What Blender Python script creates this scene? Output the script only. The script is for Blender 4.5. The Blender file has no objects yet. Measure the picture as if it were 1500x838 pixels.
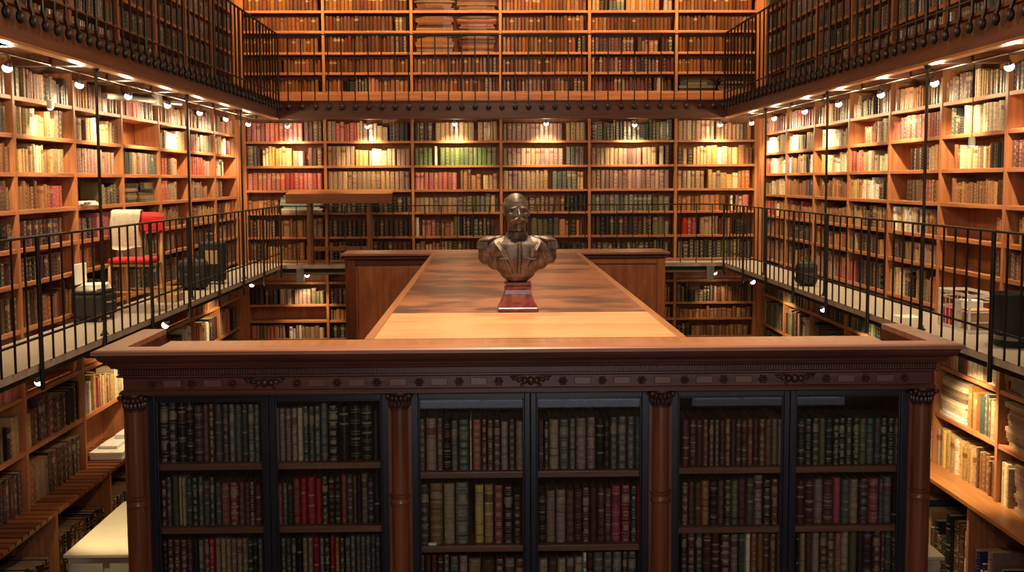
import bpy, bmesh, math, random
from mathutils import Vector, Matrix, Euler
R = random.Random(11)
S = bpy.context.scene
COL = S.collection
PI = math.pi

# ------------------------------------------------------------------ camera (solved from the photograph's vanishing lines)
PH, PS, RO, CX, CY, F, EYE = 0.074900635, 0.020153533, -0.0047049226, 747.24336, 376.77705, 1500.0, 1.5
cr, sr, cp, sp, cs, ss = math.cos(RO), math.sin(RO), math.cos(PH), math.sin(PH), math.cos(PS), math.sin(PS)


def w_dir(x, up, d):
    yy, z = d * cp + up * sp, -d * sp + up * cp
    return Vector((x * cs + yy * ss, -x * ss + yy * cs, z))


def project(p):
    X, Y, Z = p[0], p[1], p[2] - EYE
    x, y = X * cs - Y * ss, X * ss + Y * cs
    d, up = y * cp - Z * sp, y * sp + Z * cp
    u, v = F * x / d, -F * up / d
    return CX + u * cr - v * sr, CY + u * sr + v * cr


right = w_dir(cr, sr, 0.0)
upv = w_dir(-sr, cr, 0.0)
fwd = w_dir(0, 0, 1)
cam_d = bpy.data.cameras.new('camera')
cam = bpy.data.objects.new('camera', cam_d)
COL.objects.link(cam)
m = Matrix.Identity(4)
for i in range(3):
    m[i][0], m[i][1], m[i][2] = right[i], upv[i], -fwd[i]
m[2][3] = EYE
cam.matrix_world = m
cam_d.sensor_width = 36.0
cam_d.lens = F / 1500 * 36
cam_d.shift_x = (750 - CX) / 1500
cam_d.shift_y = (CY - 419) / 1500
cam_d.clip_start = 0.05
S.camera = cam

# ------------------------------------------------------------------ materials


def new_mat(name):
    mt = bpy.data.materials.new(name)
    mt.use_nodes = True
    nt = mt.node_tree
    return mt, nt, nt.nodes, nt.links, nt.nodes['Principled BSDF']


def simple(name, col, rough=0.5, metal=0.0, noise=0.15, scale=8.0, bump=0.0, spec=0.5):
    mt, nt, N, L, B = new_mat(name)
    B.inputs['Roughness'].default_value = rough
    B.inputs['Metallic'].default_value = metal
    B.inputs['Specular IOR Level'].default_value = spec
    tc = N.new('ShaderNodeTexCoord')
    nz = N.new('ShaderNodeTexNoise')
    nz.inputs['Scale'].default_value = scale
    nz.inputs['Detail'].default_value = 4
    L.new(tc.outputs['Object'], nz.inputs['Vector'])
    rp = N.new('ShaderNodeValToRGB')
    rp.color_ramp.elements[0].position = 0.3
    rp.color_ramp.elements[1].position = 0.7
    rp.color_ramp.elements[0].color = (*[c * (1 - noise) for c in col], 1)
    rp.color_ramp.elements[1].color = (*[min(1, c * (1 + noise)) for c in col], 1)
    L.new(nz.outputs['Fac'], rp.inputs['Fac'])
    L.new(rp.outputs['Color'], B.inputs['Base Color'])
    if bump:
        bp = N.new('ShaderNodeBump')
        bp.inputs['Strength'].default_value = bump
        bp.inputs['Distance'].default_value = 0.01
        L.new(nz.outputs['Fac'], bp.inputs['Height'])
        L.new(bp.outputs['Normal'], B.inputs['Normal'])
    return mt


def wood(name, c1, c2, axis=0, scale=1.0, rough=0.45, stain=0.0, stain_col=(0.05, 0.02, 0.01), spec=0.5, island=0.12):
    """grain runs along the given axis; optional blotchy stains and worn patches"""
    mt, nt, N, L, B = new_mat(name)
    B.inputs['Roughness'].default_value = rough
    B.inputs['Specular IOR Level'].default_value = spec
    tc = N.new('ShaderNodeTexCoord')
    mp = N.new('ShaderNodeMapping')
    sc = [14 * scale] * 3
    sc[axis] = 0.9 * scale
    mp.inputs['Scale'].default_value = sc
    L.new(tc.outputs['Object'], mp.inputs['Vector'])
    n1 = N.new('ShaderNodeTexNoise')
    n1.inputs['Scale'].default_value = 1.6
    n1.inputs['Detail'].default_value = 6
    n1.inputs['Distortion'].default_value = 0.6
    L.new(mp.outputs['Vector'], n1.inputs['Vector'])
    rp = N.new('ShaderNodeValToRGB')
    rp.color_ramp.elements[0].position = 0.32
    rp.color_ramp.elements[1].position = 0.68
    rp.color_ramp.elements[0].color = (*c1, 1)
    rp.color_ramp.elements[1].color = (*c2, 1)
    L.new(n1.outputs['Fac'], rp.inputs['Fac'])
    out = rp.outputs['Color']
    ge = N.new('ShaderNodeNewGeometry')
    hs = N.new('ShaderNodeHueSaturation')
    ma = N.new('ShaderNodeMapRange')
    ma.inputs['To Min'].default_value = 1 - island
    ma.inputs['To Max'].default_value = 1 + island
    L.new(ge.outputs['Random Per Island'], ma.inputs['Value'])
    L.new(ma.outputs['Result'], hs.inputs['Value'])
    L.new(out, hs.inputs['Color'])
    out = hs.outputs['Color']
    if stain:
        n2 = N.new('ShaderNodeTexNoise')
        mp2 = N.new('ShaderNodeMapping')
        s2 = [1.3, 1.3, 1.3]
        s2[axis] = 0.8
        mp2.inputs['Scale'].default_value = s2
        L.new(tc.outputs['Object'], mp2.inputs['Vector'])
        L.new(mp2.outputs['Vector'], n2.inputs['Vector'])
        n2.inputs['Scale'].default_value = 1.9
        n2.inputs['Detail'].default_value = 7
        n2.inputs['Roughness'].default_value = 0.62
        r2 = N.new('ShaderNodeValToRGB')
        r2.color_ramp.elements[0].position = 0.45
        r2.color_ramp.elements[1].position = 0.58
        mx = N.new('ShaderNodeMixRGB')
        mul = N.new('ShaderNodeMath')
        mul.operation = 'MULTIPLY'
        mul.inputs[1].default_value = stain
        L.new(n2.outputs['Fac'], r2.inputs['Fac'])
        L.new(r2.outputs['Color'], mul.inputs[0])
        L.new(mul.outputs[0], mx.inputs['Fac'])
        L.new(out, mx.inputs['Color1'])
        mx.inputs['Color2'].default_value = (*stain_col, 1)
        out = mx.outputs['Color']
    L.new(out, B.inputs['Base Color'])
    bp = N.new('ShaderNodeBump')
    bp.inputs['Strength'].default_value = 0.12
    bp.inputs['Distance'].default_value = 0.004
    L.new(n1.outputs['Fac'], bp.inputs['Height'])
    L.new(bp.outputs['Normal'], B.inputs['Normal'])
    return mt


OAK = ((0.30, 0.105, 0.040), (0.50, 0.20, 0.080))
M_oak_up = wood('oak_upright', *OAK, axis=2)
M_oak_x = wood('oak_along_x', *OAK, axis=0)
M_oak_y = wood('oak_along_y', *OAK, axis=1)
M_back = wood('oak_back_panel', (0.26, 0.09, 0.034), (0.44, 0.165, 0.06), axis=2, rough=0.55)
M_gal = wood('gallery_wood', (0.070, 0.017, 0.006), (0.135, 0.038, 0.013), axis=1, rough=0.4)
M_galx = wood('gallery_wood_x', (0.070, 0.018, 0.007), (0.135, 0.038, 0.014), axis=0, rough=0.4)
M_edge = wood('gallery_edge', (0.30, 0.12, 0.035), (0.45, 0.19, 0.06), axis=1, rough=0.35)
M_mah = wood('dark_mahogany', (0.060, 0.018, 0.012), (0.125, 0.040, 0.025), axis=0, rough=0.32)
M_mah_z = wood('dark_mahogany_post', (0.09, 0.024, 0.010), (0.20, 0.058, 0.022), axis=2, rough=0.3)
M_carve = simple('carved_mahogany', (0.055, 0.02, 0.013), rough=0.35, noise=0.4, scale=30)
M_tablet = simple('polished_tablet', (0.16, 0.075, 0.055), rough=0.25, noise=0.1)
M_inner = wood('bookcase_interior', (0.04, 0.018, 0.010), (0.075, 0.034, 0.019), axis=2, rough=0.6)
M_shelf_c = wood('bookcase_shelf', (0.13, 0.05, 0.024), (0.22, 0.09, 0.045), axis=0, rough=0.35)
M_frame = simple('blue_black_paint', (0.010, 0.012, 0.020), rough=0.28, noise=0.2, spec=0.6)
M_top = wood('worn_counter_top', (0.19, 0.072, 0.034), (0.33, 0.135, 0.065), axis=0, rough=0.42, stain=0.95, stain_col=(0.065, 0.03, 0.020), scale=0.5)
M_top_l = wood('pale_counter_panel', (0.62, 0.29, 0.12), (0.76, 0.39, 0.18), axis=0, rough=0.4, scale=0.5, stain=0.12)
M_rail_t = wood('counter_edge', (0.30, 0.12, 0.045), (0.42, 0.18, 0.07), axis=1, rough=0.35)
M_crown = wood('crown_top', (0.26, 0.11, 0.065), (0.40, 0.18, 0.11), axis=0, rough=0.38)
M_panel = wood('rear_panel', (0.32, 0.105, 0.032), (0.50, 0.18, 0.060), axis=2, rough=0.35, stain=0.35, stain_col=(0.10, 0.03, 0.012))
M_iron = simple('black_iron', (0.030, 0.026, 0.025), rough=0.42, metal=0.5, noise=0.2)
M_lamp = simple('grey_lamp_metal', (0.32, 0.31, 0.30), rough=0.35, metal=0.8)
M_grey = simple('grey_painted_metal', (0.20, 0.19, 0.185), rough=0.45, metal=0.3)
M_grate = simple('grating_walkway', (0.36, 0.31, 0.27), rough=0.6, noise=0.25, scale=60, bump=0.2)
M_gedge = simple('walkway_edge', (0.44, 0.37, 0.30), rough=0.5, noise=0.2)
M_under = simple('dark_underside', (0.03, 0.02, 0.015), rough=0.8)
M_wall = simple('warm_plaster', (0.30, 0.20, 0.13), rough=0.9, noise=0.1, scale=3)
M_floor = wood('dark_parquet', (0.06, 0.028, 0.014), (0.12, 0.055, 0.028), axis=1, rough=0.5)
M_page_shade = simple('shaded_page_edges', (0.06, 0.045, 0.032), rough=0.9, noise=0.3, scale=60)  # page edges behind the glass: shade of the bookcase interior put into the colour
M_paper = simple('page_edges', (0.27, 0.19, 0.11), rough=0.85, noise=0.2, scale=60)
M_white = simple('white_paper', (0.78, 0.77, 0.72), rough=0.8, noise=0.06)
M_chest = simple('white_cabinet_paint', (0.66, 0.62, 0.48), rough=0.3, noise=0.07, scale=3)
M_cloth = simple('pale_cloth', (0.62, 0.58, 0.48), rough=0.95, noise=0.12, scale=25, bump=0.3)
M_redc = simple('red_upholstery', (0.55, 0.012, 0.015), rough=0.7, noise=0.12, scale=30)
M_beech = wood('beech', (0.50, 0.27, 0.10), (0.66, 0.40, 0.17), axis=2, rough=0.4)
M_blackp = simple('black_fabric', (0.015, 0.015, 0.017), rough=0.75, noise=0.3, scale=40)
M_card = simple('cardboard', (0.42, 0.27, 0.15), rough=0.85, noise=0.12)
M_marble = simple('red_marble', (0.20, 0.045, 0.035), rough=0.28, noise=0.55, scale=22)
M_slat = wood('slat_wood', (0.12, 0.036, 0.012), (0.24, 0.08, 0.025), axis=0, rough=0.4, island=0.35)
M_desk = wood('desk_wood', (0.18, 0.065, 0.02), (0.27, 0.10, 0.035), axis=0, rough=0.4)

# bronze with a worn sheen on the high spots
M_bronze, nt, N, L, B = new_mat('patinated_bronze')
tc = N.new('ShaderNodeTexCoord')
nz = N.new('ShaderNodeTexNoise')
nz.inputs['Scale'].default_value = 14
nz.inputs['Detail'].default_value = 6
L.new(tc.outputs['Object'], nz.inputs['Vector'])
rp = N.new('ShaderNodeValToRGB')
rp.color_ramp.elements[0].color = (0.07, 0.055, 0.045, 1)
rp.color_ramp.elements[1].color = (0.22, 0.18, 0.15, 1)
rp.color_ramp.elements[0].position = 0.35
rp.color_ramp.elements[1].position = 0.75
L.new(nz.outputs['Fac'], rp.inputs['Fac'])
L.new(rp.outputs['Color'], B.inputs['Base Color'])
B.inputs['Metallic'].default_value = 0.45
B.inputs['Roughness'].default_value = 0.44

# glass: clear, reflecting by Fresnel
M_glass, nt, N, L, B = new_mat('clear_glass')
N.remove(B)
fr = N.new('ShaderNodeFresnel')
fr.inputs['IOR'].default_value = 1.5
tr = N.new('ShaderNodeBsdfTransparent')
tr.inputs['Color'].default_value = (0.93, 0.95, 0.95, 1)
gl = N.new('ShaderNodeBsdfGlossy')
gl.inputs['Roughness'].default_value = 0.02
mx = N.new('ShaderNodeMixShader')
L.new(fr.outputs['Fac'], mx.inputs['Fac'])
L.new(tr.outputs['BSDF'], mx.inputs[1])
L.new(gl.outputs['BSDF'], mx.inputs[2])
L.new(mx.outputs['Shader'], N['Material Output'].inputs['Surface'])


def emit(name, col, strength):
    mt, nt, N, L, B = new_mat(name)
    B.inputs['Base Color'].default_value = (*col, 1)
    B.inputs['Emission Color'].default_value = (*col, 1)
    B.inputs['Emission Strength'].default_value = strength
    return mt


M_bulb = emit('lit_lamp_glass', (1.0, 0.93, 0.80), 7.0)
M_sky = emit('daylight', (0.80, 0.78, 0.74), 0.3)

# books: one node group, many leather and cloth colours
G = bpy.data.node_groups.new('book_spine', 'ShaderNodeTree')
G.interface.new_socket('Color', in_out='INPUT', socket_type='NodeSocketColor')
G.interface.new_socket('Gilt', in_out='INPUT', socket_type='NodeSocketFloat')
G.interface.new_socket('BSDF', in_out='OUTPUT', socket_type='NodeSocketShader')
N, L = G.nodes, G.links
gi, go = N.new('NodeGroupInput'), N.new('NodeGroupOutput')


def mth(op, a, b=None, c=None):
    n = N.new('ShaderNodeMath')
    n.operation = op
    for i, x in enumerate((a, b, c)):
        if x is None:
            continue
        if isinstance(x, (int, float)):
            n.inputs[i].default_value = x
        else:
            L.new(x, n.inputs[i])
    return n.outputs[0]


geo, obi, uv = N.new('ShaderNodeNewGeometry'), N.new('ShaderNodeObjectInfo'), N.new('ShaderNodeUVMap')
uv.uv_map = 'UVMap'
sx = N.new('ShaderNodeSeparateXYZ')
L.new(uv.outputs['UV'], sx.inputs[0])
u_, v_ = sx.outputs[0], sx.outputs[1]
seed = mth('FRACT', mth('ADD', geo.outputs['Random Per Island'], obi.outputs['Random']))
r2 = mth('FRACT', mth('MULTIPLY', seed, 17.31))
r3 = mth('FRACT', mth('MULTIPLY', seed, 71.77))
r4 = mth('FRACT', mth('MULTIPLY', seed, 133.7))
hs = N.new('ShaderNodeHueSaturation')
L.new(gi.outputs['Color'], hs.inputs['Color'])
L.new(mth('MULTIPLY_ADD', r2, 0.03, 0.485), hs.inputs['Hue'])
L.new(mth('MULTIPLY_ADD', r3, 0.3, 0.8), hs.inputs['Saturation'])
L.new(mth('MULTIPLY_ADD', seed, 0.75, 0.62), hs.inputs['Value'])
onspine = mth('MULTIPLY', mth('GREATER_THAN', u_, -0.5), 1.0)
nb = mth('ADD', 4.0, mth('FLOOR', mth('MULTIPLY', r2, 3.99)))
ph = mth('FRACT', mth('MULTIPLY', v_, nb))
line = mth('LESS_THAN', mth('ABSOLUTE', mth('SUBTRACT', ph, 0.5)), 0.055)
edge = mth('LESS_THAN', mth('ABSOLUTE', mth('SUBTRACT', mth('ABSOLUTE', mth('SUBTRACT', ph, 0.5)), 0.12)), 0.03)
mid = mth('MULTIPLY', mth('LESS_THAN', mth('ABSOLUTE', mth('SUBTRACT', u_, 0.5)), 0.22),
          mth('LESS_THAN', mth('ABSOLUTE', mth('SUBTRACT', mth('FRACT', mth('ADD', ph, 0.5)), 0.5)), 0.22))
gilt = mth('MULTIPLY', mth('MULTIPLY', mth('MAXIMUM', edge, mth('MULTIPLY', mid, mth('GREATER_THAN', r3, 0.45))), onspine),
           mth('MULTIPLY', gi.outputs['Gilt'], mth('GREATER_THAN', r4, 0.25)))
m1 = N.new('ShaderNodeMixRGB')
m1.inputs['Color2'].default_value = (0.48, 0.38, 0.24, 1)
L.new(gilt, m1.inputs['Fac'])
L.new(hs.outputs['Color'], m1.inputs['Color1'])
dk = N.new('ShaderNodeMixRGB')
dk.blend_type = 'MULTIPLY'
dk.inputs['Color2'].default_value = (0.55, 0.5, 0.48, 1)
L.new(mth('MULTIPLY', mth('MULTIPLY', line, onspine), 0.6), dk.inputs['Fac'])
L.new(m1.outputs['Color'], dk.inputs['Color1'])
lab = mth('MULTIPLY', mth('MULTIPLY', mth('GREATER_THAN', v_, 0.68), mth('LESS_THAN', v_, 0.83)),
          mth('MULTIPLY', onspine, mth('GREATER_THAN', r4, 0.62)))
lc = N.new('ShaderNodeMixRGB')
L.new(mth('GREATER_THAN', r3, 0.5), lc.inputs['Fac'])
lc.inputs['Color1'].default_value = (0.14, 0.02, 0.018, 1)
lc.inputs['Color2'].default_value = (0.35, 0.24, 0.13, 1)
m2 = N.new('ShaderNodeMixRGB')
L.new(mth('MULTIPLY', lab, 0.75), m2.inputs['Fac'])
L.new(dk.outputs['Color'], m2.inputs['Color1'])
L.new(lc.outputs['Color'], m2.inputs['Color2'])
tcg, nzg = N.new('ShaderNodeTexCoord'), N.new('ShaderNodeTexNoise')
nzg.inputs['Scale'].default_value = 35
nzg.inputs['Detail'].default_value = 5
L.new(tcg.outputs['Object'], nzg.inputs['Vector'])
wr = N.new('ShaderNodeMixRGB')
wr.blend_type = 'MULTIPLY'
wr.inputs['Fac'].default_value = 0.55
rr = N.new('ShaderNodeValToRGB')
rr.color_ramp.elements[0].position = 0.3
rr.color_ramp.elements[0].color = (0.55, 0.55, 0.55, 1)
rr.color_ramp.elements[1].position = 0.62
rr.color_ramp.elements[1].color = (1.15, 1.15, 1.15, 1)
L.new(nzg.outputs['Fac'], rr.inputs['Fac'])
L.new(m2.outputs['Color'], wr.inputs['Color1'])
L.new(rr.outputs['Color'], wr.inputs['Color2'])
bs = N.new('ShaderNodeBsdfPrincipled')
L.new(wr.outputs['Color'], bs.inputs['Base Color'])
L.new(mth('MULTIPLY_ADD', r3, 0.16, 0.27), bs.inputs['Roughness'])
L.new(bs.outputs['BSDF'], go.inputs['BSDF'])

PAL = [  # code, words, colour, gilt
    ('K', 'black', (0.010, 0.010, 0.011), 0.5), ('D', 'dark green', (0.016, 0.030, 0.022), 0.5),
    ('G', 'grey-green', (0.055, 0.075, 0.065), 0.4), ('g', 'grey', (0.10, 0.095, 0.088), 0.4),
    ('P', 'plum', (0.045, 0.018, 0.030), 0.4), ('M', 'maroon', (0.10, 0.022, 0.022), 0.55),
    ('R', 'crimson', (0.30, 0.016, 0.022), 0.5), ('s', 'rose-red', (0.40, 0.085, 0.07), 0.35),
    ('B', 'brown', (0.11, 0.048, 0.022), 0.5), ('b', 'dark brown', (0.045, 0.020, 0.012), 0.5),
    ('T', 'tan', (0.31, 0.19, 0.10), 0.3), ('O', 'orange-brown', (0.34, 0.13, 0.035), 0.3),
    ('Y', 'ochre', (0.46, 0.28, 0.08), 0.25), ('C', 'cream', (0.62, 0.50, 0.33), 0.2),
    ('W', 'white', (0.76, 0.73, 0.66), 0.1), ('N', 'navy', (0.016, 0.026, 0.08), 0.4),
    ('E', 'green', (0.10, 0.15, 0.045), 0.3), ('V', 'olive', (0.11, 0.10, 0.045), 0.4),
    ('K2', 'pinkish brown', (0.25, 0.13, 0.11), 0.4), ('A', 'pale teal', (0.33, 0.44, 0.40), 0.1),
    ('X', 'violet', (0.22, 0.16, 0.40), 0.2), ('u', 'russet', (0.21, 0.07, 0.025), 0.4),
    ('k', 'dusty pink', (0.27, 0.15, 0.13), 0.4),
    ('q', 'rust-brown', (0.105, 0.032, 0.008), 0.06), ('l', 'amber-brown', (0.18, 0.058, 0.012), 0.06),
]
BM, CODE, WORDS = [], {}, []
for i, (cd, wd, c, gt) in enumerate(PAL):
    mt, nt, N, L, B = new_mat('book_' + wd.replace(' ', '_').replace('-', '_'))
    N.remove(B)
    gn = N.new('ShaderNodeGroup')
    gn.node_tree = G
    gn.inputs['Color'].default_value = (*c, 1)
    gn.inputs['Gilt'].default_value = gt
    L.new(gn.outputs[0], N['Material Output'].inputs['Surface'])
    BM.append(mt)
    CODE[cd] = i
    WORDS.append(wd)
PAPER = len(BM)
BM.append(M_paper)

# ------------------------------------------------------------------ mesh helpers


class MB:
    def __init__(s):
        s.v, s.f, s.mi, s.uv = [], [], [], []

    def face(s, idx, mi=0, uv=None):
        s.f.append(tuple(idx))
        s.mi.append(mi)
        s.uv.append(uv)

    def box(s, x0, y0, z0, x1, y1, z1, mi=0):
        x0, x1 = min(x0, x1), max(x0, x1)
        y0, y1 = min(y0, y1), max(y0, y1)
        b = len(s.v)
        s.v += [(x0, y0, z0), (x1, y0, z0), (x1, y1, z0), (x0, y1, z0), (x0, y0, z1), (x1, y0, z1), (x1, y1, z1), (x0, y1, z1)]
        for q in ((0, 3, 2, 1), (4, 5, 6, 7), (0, 1, 5, 4), (1, 2, 6, 5), (2, 3, 7, 6), (3, 0, 4, 7)):
            s.face([b + i for i in q], mi)
        return s

    def tube(s, pts, r, n=6, mi=0, cap=True):
        pts = [Vector(p) for p in pts]
        rs = r if isinstance(r, (list, tuple)) else [r] * len(pts)
        rings = []
        for i, p in enumerate(pts):
            t = (pts[min(i + 1, len(pts) - 1)] - pts[max(i - 1, 0)]).normalized()
            a = Vector((0, 0, 1)) if abs(t.z) < 0.9 else Vector((1, 0, 0))
            e1 = t.cross(a).normalized()
            e2 = t.cross(e1)
            b = len(s.v)
            for k in range(n):
                an = 2 * PI * k / n + PI / n
                s.v.append(tuple(p + (e1 * math.cos(an) + e2 * math.sin(an)) * rs[i]))
            rings.append(b)
        for a, b in zip(rings, rings[1:]):
            for k in range(n):
                k2 = (k + 1) % n
                s.face((a + k, b + k, b + k2, a + k2), mi)
        if cap:
            s.face([rings[0] + k for k in range(n)], mi)
            s.face([rings[-1] + k for k in reversed(range(n))], mi)
        return s

    def lathe(s, prof, c=(0, 0, 0), n=20, mi=0):
        rings = []
        for r, z in prof:
            b = len(s.v)
            for k in range(n):
                an = 2 * PI * k / n
                s.v.append((c[0] + r * math.cos(an), c[1] + r * math.sin(an), c[2] + z))
            rings.append(b)
        for a, b in zip(rings, rings[1:]):
            for k in range(n):
                k2 = (k + 1) % n
                s.face((a + k, a + k2, b + k2, b + k), mi)
        s.face([rings[0] + k for k in reversed(range(n))], mi)
        s.face([rings[-1] + k for k in range(n)], mi)
        return s

    def ell(s, c, r, n=12, h=8, mi=0, rot=None):
        b0 = len(s.v)
        for j in range(1, h):
            t = PI * j / h
            for k in range(n):
                an = 2 * PI * k / n
                p = Vector((r[0] * math.sin(t) * math.cos(an), r[1] * math.sin(t) * math.sin(an), r[2] * math.cos(t)))
                if rot:
                    p = Euler(rot).to_matrix() @ p
                s.v.append(tuple(p + Vector(c)))
        top = len(s.v)
        for sg in (1, -1):
            p = Vector((0, 0, r[2] * sg))
            if rot:
                p = Euler(rot).to_matrix() @ p
            s.v.append(tuple(p + Vector(c)))
        for j in range(h - 2):
            for k in range(n):
                k2 = (k + 1) % n
                a, b = b0 + j * n, b0 + (j + 1) * n
                s.face((a + k, b + k, b + k2, a + k2), mi)
        for k in range(n):
            k2 = (k + 1) % n
            s.face((top, b0 + k, b0 + k2), mi)
            s.face((top + 1, b0 + (h - 2) * n + k2, b0 + (h - 2) * n + k), mi)
        return s

    def xform(s, mat, start=0):
        for i in range(start, len(s.v)):
            s.v[i] = tuple(mat @ Vector(s.v[i]))
        return s

    def mesh(s, name, mats, smooth=False):
        me = bpy.data.meshes.new(name)
        me.from_pydata(s.v, [], s.f)
        for mt in (mats if isinstance(mats, (list, tuple)) else [mats]):
            me.materials.append(mt)
        me.polygons.foreach_set('material_index', s.mi)
        if smooth:
            me.polygons.foreach_set('use_smooth', [True] * len(s.f))
        if any(x is not None for x in s.uv):
            lay = me.uv_layers.new(name='UVMap')
            k = 0
            for f, q in zip(s.f, s.uv):
                for j in range(len(f)):
                    lay.data[k].uv = q[j] if q else (-1.0, 0.5)
                    k += 1
        me.update()
        return me

    def build(s, name, mats, parent=None, bevel=0.0, smooth=False):
        o = bpy.data.objects.new(name, s.mesh(name, mats, smooth))
        COL.objects.link(o)
        adopt(o, parent)
        if bevel:
            bv = o.modifiers.new('bevel', 'BEVEL')
            bv.width = bevel
            bv.segments = 2
            bv.limit_method = 'ANGLE'
        return o


def adopt(o, parent):
    if parent is not None:
        o.parent = parent
        base = parent
        M = Matrix.Identity(4)
        while base is not None:
            M = base.matrix_basis @ M if base.parent is None else base.matrix_parent_inverse @ base.matrix_basis @ M
            base = base.parent
        o.matrix_parent_inverse = M.inverted()


def tag(o, label, cat, group=None):
    o['label'], o['category'] = label, cat
    if group:
        o['group'] = group
    return o


def thing(name, label, cat, loc=(0, 0, 0), group=None):
    o = bpy.data.objects.new(name, None)
    o.empty_display_size = 0.1
    COL.objects.link(o)
    o.location = loc
    return tag(o, label, cat, group)


def struct(name, mb, mats, **k):
    o = mb.build(name, mats, **k)
    o['kind'] = 'structure'
    return o


def shade(o, ang=40):
    me = o.data
    me.polygons.foreach_set('use_smooth', [True] * len(me.polygons))
    o.data.set_sharp_from_angle(angle=math.radians(ang))


ORD = 'first second third fourth fifth sixth seventh eighth ninth tenth eleventh twelfth thirteenth fourteenth fifteenth sixteenth seventeenth eighteenth nineteenth twentieth twenty-first twenty-second twenty-third twenty-fourth twenty-fifth twenty-sixth twenty-seventh twenty-eighth twenty-ninth thirtieth thirty-first thirty-second thirty-third thirty-fourth thirty-fifth thirty-sixth'.split()

# ------------------------------------------------------------------ room dimensions
YB, XL, XR = 18.87, -4.495, 4.96            # front planes of the wall shelving
GL, GR, GB = -3.741, 4.229, 18.288          # inner edges of the galleries
ZG0, ZG = 2.614, 2.902                      # upper gallery: bottom of the fascia, walking level
ZF, ZC, Y0 = -3.0, 6.3, -1.6
DEP = 0.33
struct('floor', MB().box(XL - .6, Y0, ZF - .1, XR + .6, YB + .6, ZF), M_floor)
struct('ceiling', MB().box(XL - .6, Y0, ZC, XR + .6, YB + .6, ZC + .1), M_wall)
struct('wall_left', MB().box(XL - .5, Y0, ZF, XL - .37, YB + .5, ZC), M_wall)
struct('wall_right', MB().box(XR + .37, Y0, ZF, XR + .5, YB + .5, ZC), M_wall)
struct('wall_back', MB().box(XL - .37, YB + .37, ZF, XR + .37, YB + .5, ZC), M_wall)
WIN = [(-1.15, 2.0, -1.3, 1.5), (2.5, 4.4, -1.3, .1)]      # two daylight windows in the near wall
wf = MB()
wf.box(XL - .37, Y0 - .2, ZF, WIN[0][0], Y0, ZC).box(WIN[1][1], Y0 - .2, ZF, XR + .37, Y0, ZC)
wf.box(WIN[0][1], Y0 - .2, ZF, WIN[1][0], Y0, ZC)
for x0, x1, z0, z1 in WIN:
    wf.box(x0, Y0 - .2, ZF, x1, Y0, z0).box(x0, Y0 - .2, z1, x1, Y0, ZC)
struct('wall_front', wf, M_wall)
for i, (x0, x1, z0, z1) in enumerate(WIN):
    wn = MB()
    for k in range(4):
        x = x0 + (x1 - x0) * k / 3
        wn.box(x - .03, Y0 - .12, z0, x + .03, Y0 - .04, z1)
    for z in (z0 + .03, z1 - .03):
        wn.box(x0, Y0 - .11, z - .03, x1, Y0 - .05, z + .03)
    struct('window_%d' % (i + 1), wn, M_oak_up)
    struct('window_%d_glass' % (i + 1), MB().box(x0, Y0 - .10, z0, x1, Y0 - .09, z1), M_sky)

# ------------------------------------------------------------------ galleries
gaps = 0.004


def gallery(z_top, z_bot, mat_top, mat_edge, tag_):
    """left, right and back walkways of one level"""
    back = MB().box(XL + gaps, GB, z_bot, XR - gaps, YB - gaps, z_top)
    left = MB().box(XL + gaps, 4.2, z_bot, GL, GB - gaps, z_top)
    rght = MB().box(GR, 4.2, z_bot, XR - gaps, GB - gaps, z_top)
    for nm, mb in (('floor_gallery_back', back), ('floor_gallery_left', left), ('floor_gallery_right', rght)):
        struct(nm, mb, mat_top)


gallery(0.0, -0.045, M_grate, M_gedge, 'mid')
gallery(ZG, ZG0 + .07, M_gal, M_edge, 'upper')
n_trim = [0]


def trim(mb, mats, **k):
    n_trim[0] += 1
    return struct('trim_%d' % n_trim[0], mb, mats, **k)


# edges of the middle walkway: a light angle iron, a dark beam below
trim(MB().box(GL - .004, 4.2, -.055, GL + .022, GB, .012), M_gedge)
trim(MB().box(GR - .022, 4.2, -.055, GR + .004, GB, .012), M_gedge)
trim(MB().box(GL, GB - .022, -.055, GR, GB + .004, .012), M_gedge)
trim(MB().box(GL - .12, 4.2, -.13, GL - .06, GB, -.05), M_under)
trim(MB().box(GR + .06, 4.2, -.13, GR + .12, GB, -.05), M_under)
trim(MB().box(GL, GB + .06, -.13, GR, GB + .12, -.05), M_under)
# fascias of the upper gallery, lighter bead along the bottom
trim(MB().box(GL - .05, 4.2, ZG0, GL + .02, GB + .03, ZG), M_gal)
trim(MB().box(GR - .02, 4.2, ZG0, GR + .05, GB + .03, ZG), M_gal)
trim(MB().box(GL + .02, GB - .02, ZG0, GR - .02, GB + .05, ZG), M_galx)
trim(MB().box(GL - .07, 4.2, ZG0 - .025, GL + .045, GB - .045, ZG0), M_edge, bevel=.006)
trim(MB().box(GR - .045, 4.2, ZG0 - .025, GR + .07, GB - .045, ZG0), M_edge, bevel=.006)
trim(MB().box(GL + .02, GB - .045, ZG0 - .025, GR - .02, GB + .07, ZG0), M_galx, bevel=.006)
trim(MB().box(GL + .02, GB - .05, ZG - .02, GR - .02, GB + .02, ZG + .015), M_galx, bevel=.006)
trim(MB().box(GL - .02, 4.2, ZG - .02, GL + .05, GB, ZG + .015), M_gal, bevel=.006)
trim(MB().box(GR - .05, 4.2, ZG - .02, GR + .02, GB, ZG + .015), M_gal, bevel=.006)
UPL = [7.0, 8.43, 9.87, 11.29, 12.74, 14.16, 15.57, 17.0, 18.42]
UPR = [6.9, 8.35, 9.79, 11.22, 12.67, 14.11, 15.62, 17.09, 18.5]
for y in UPL:
    trim(MB().box(XL + .01, y - .05, ZG0 - .02, GL - .06, y + .05, ZG0 + .075), M_galx, bevel=.004)
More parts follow.
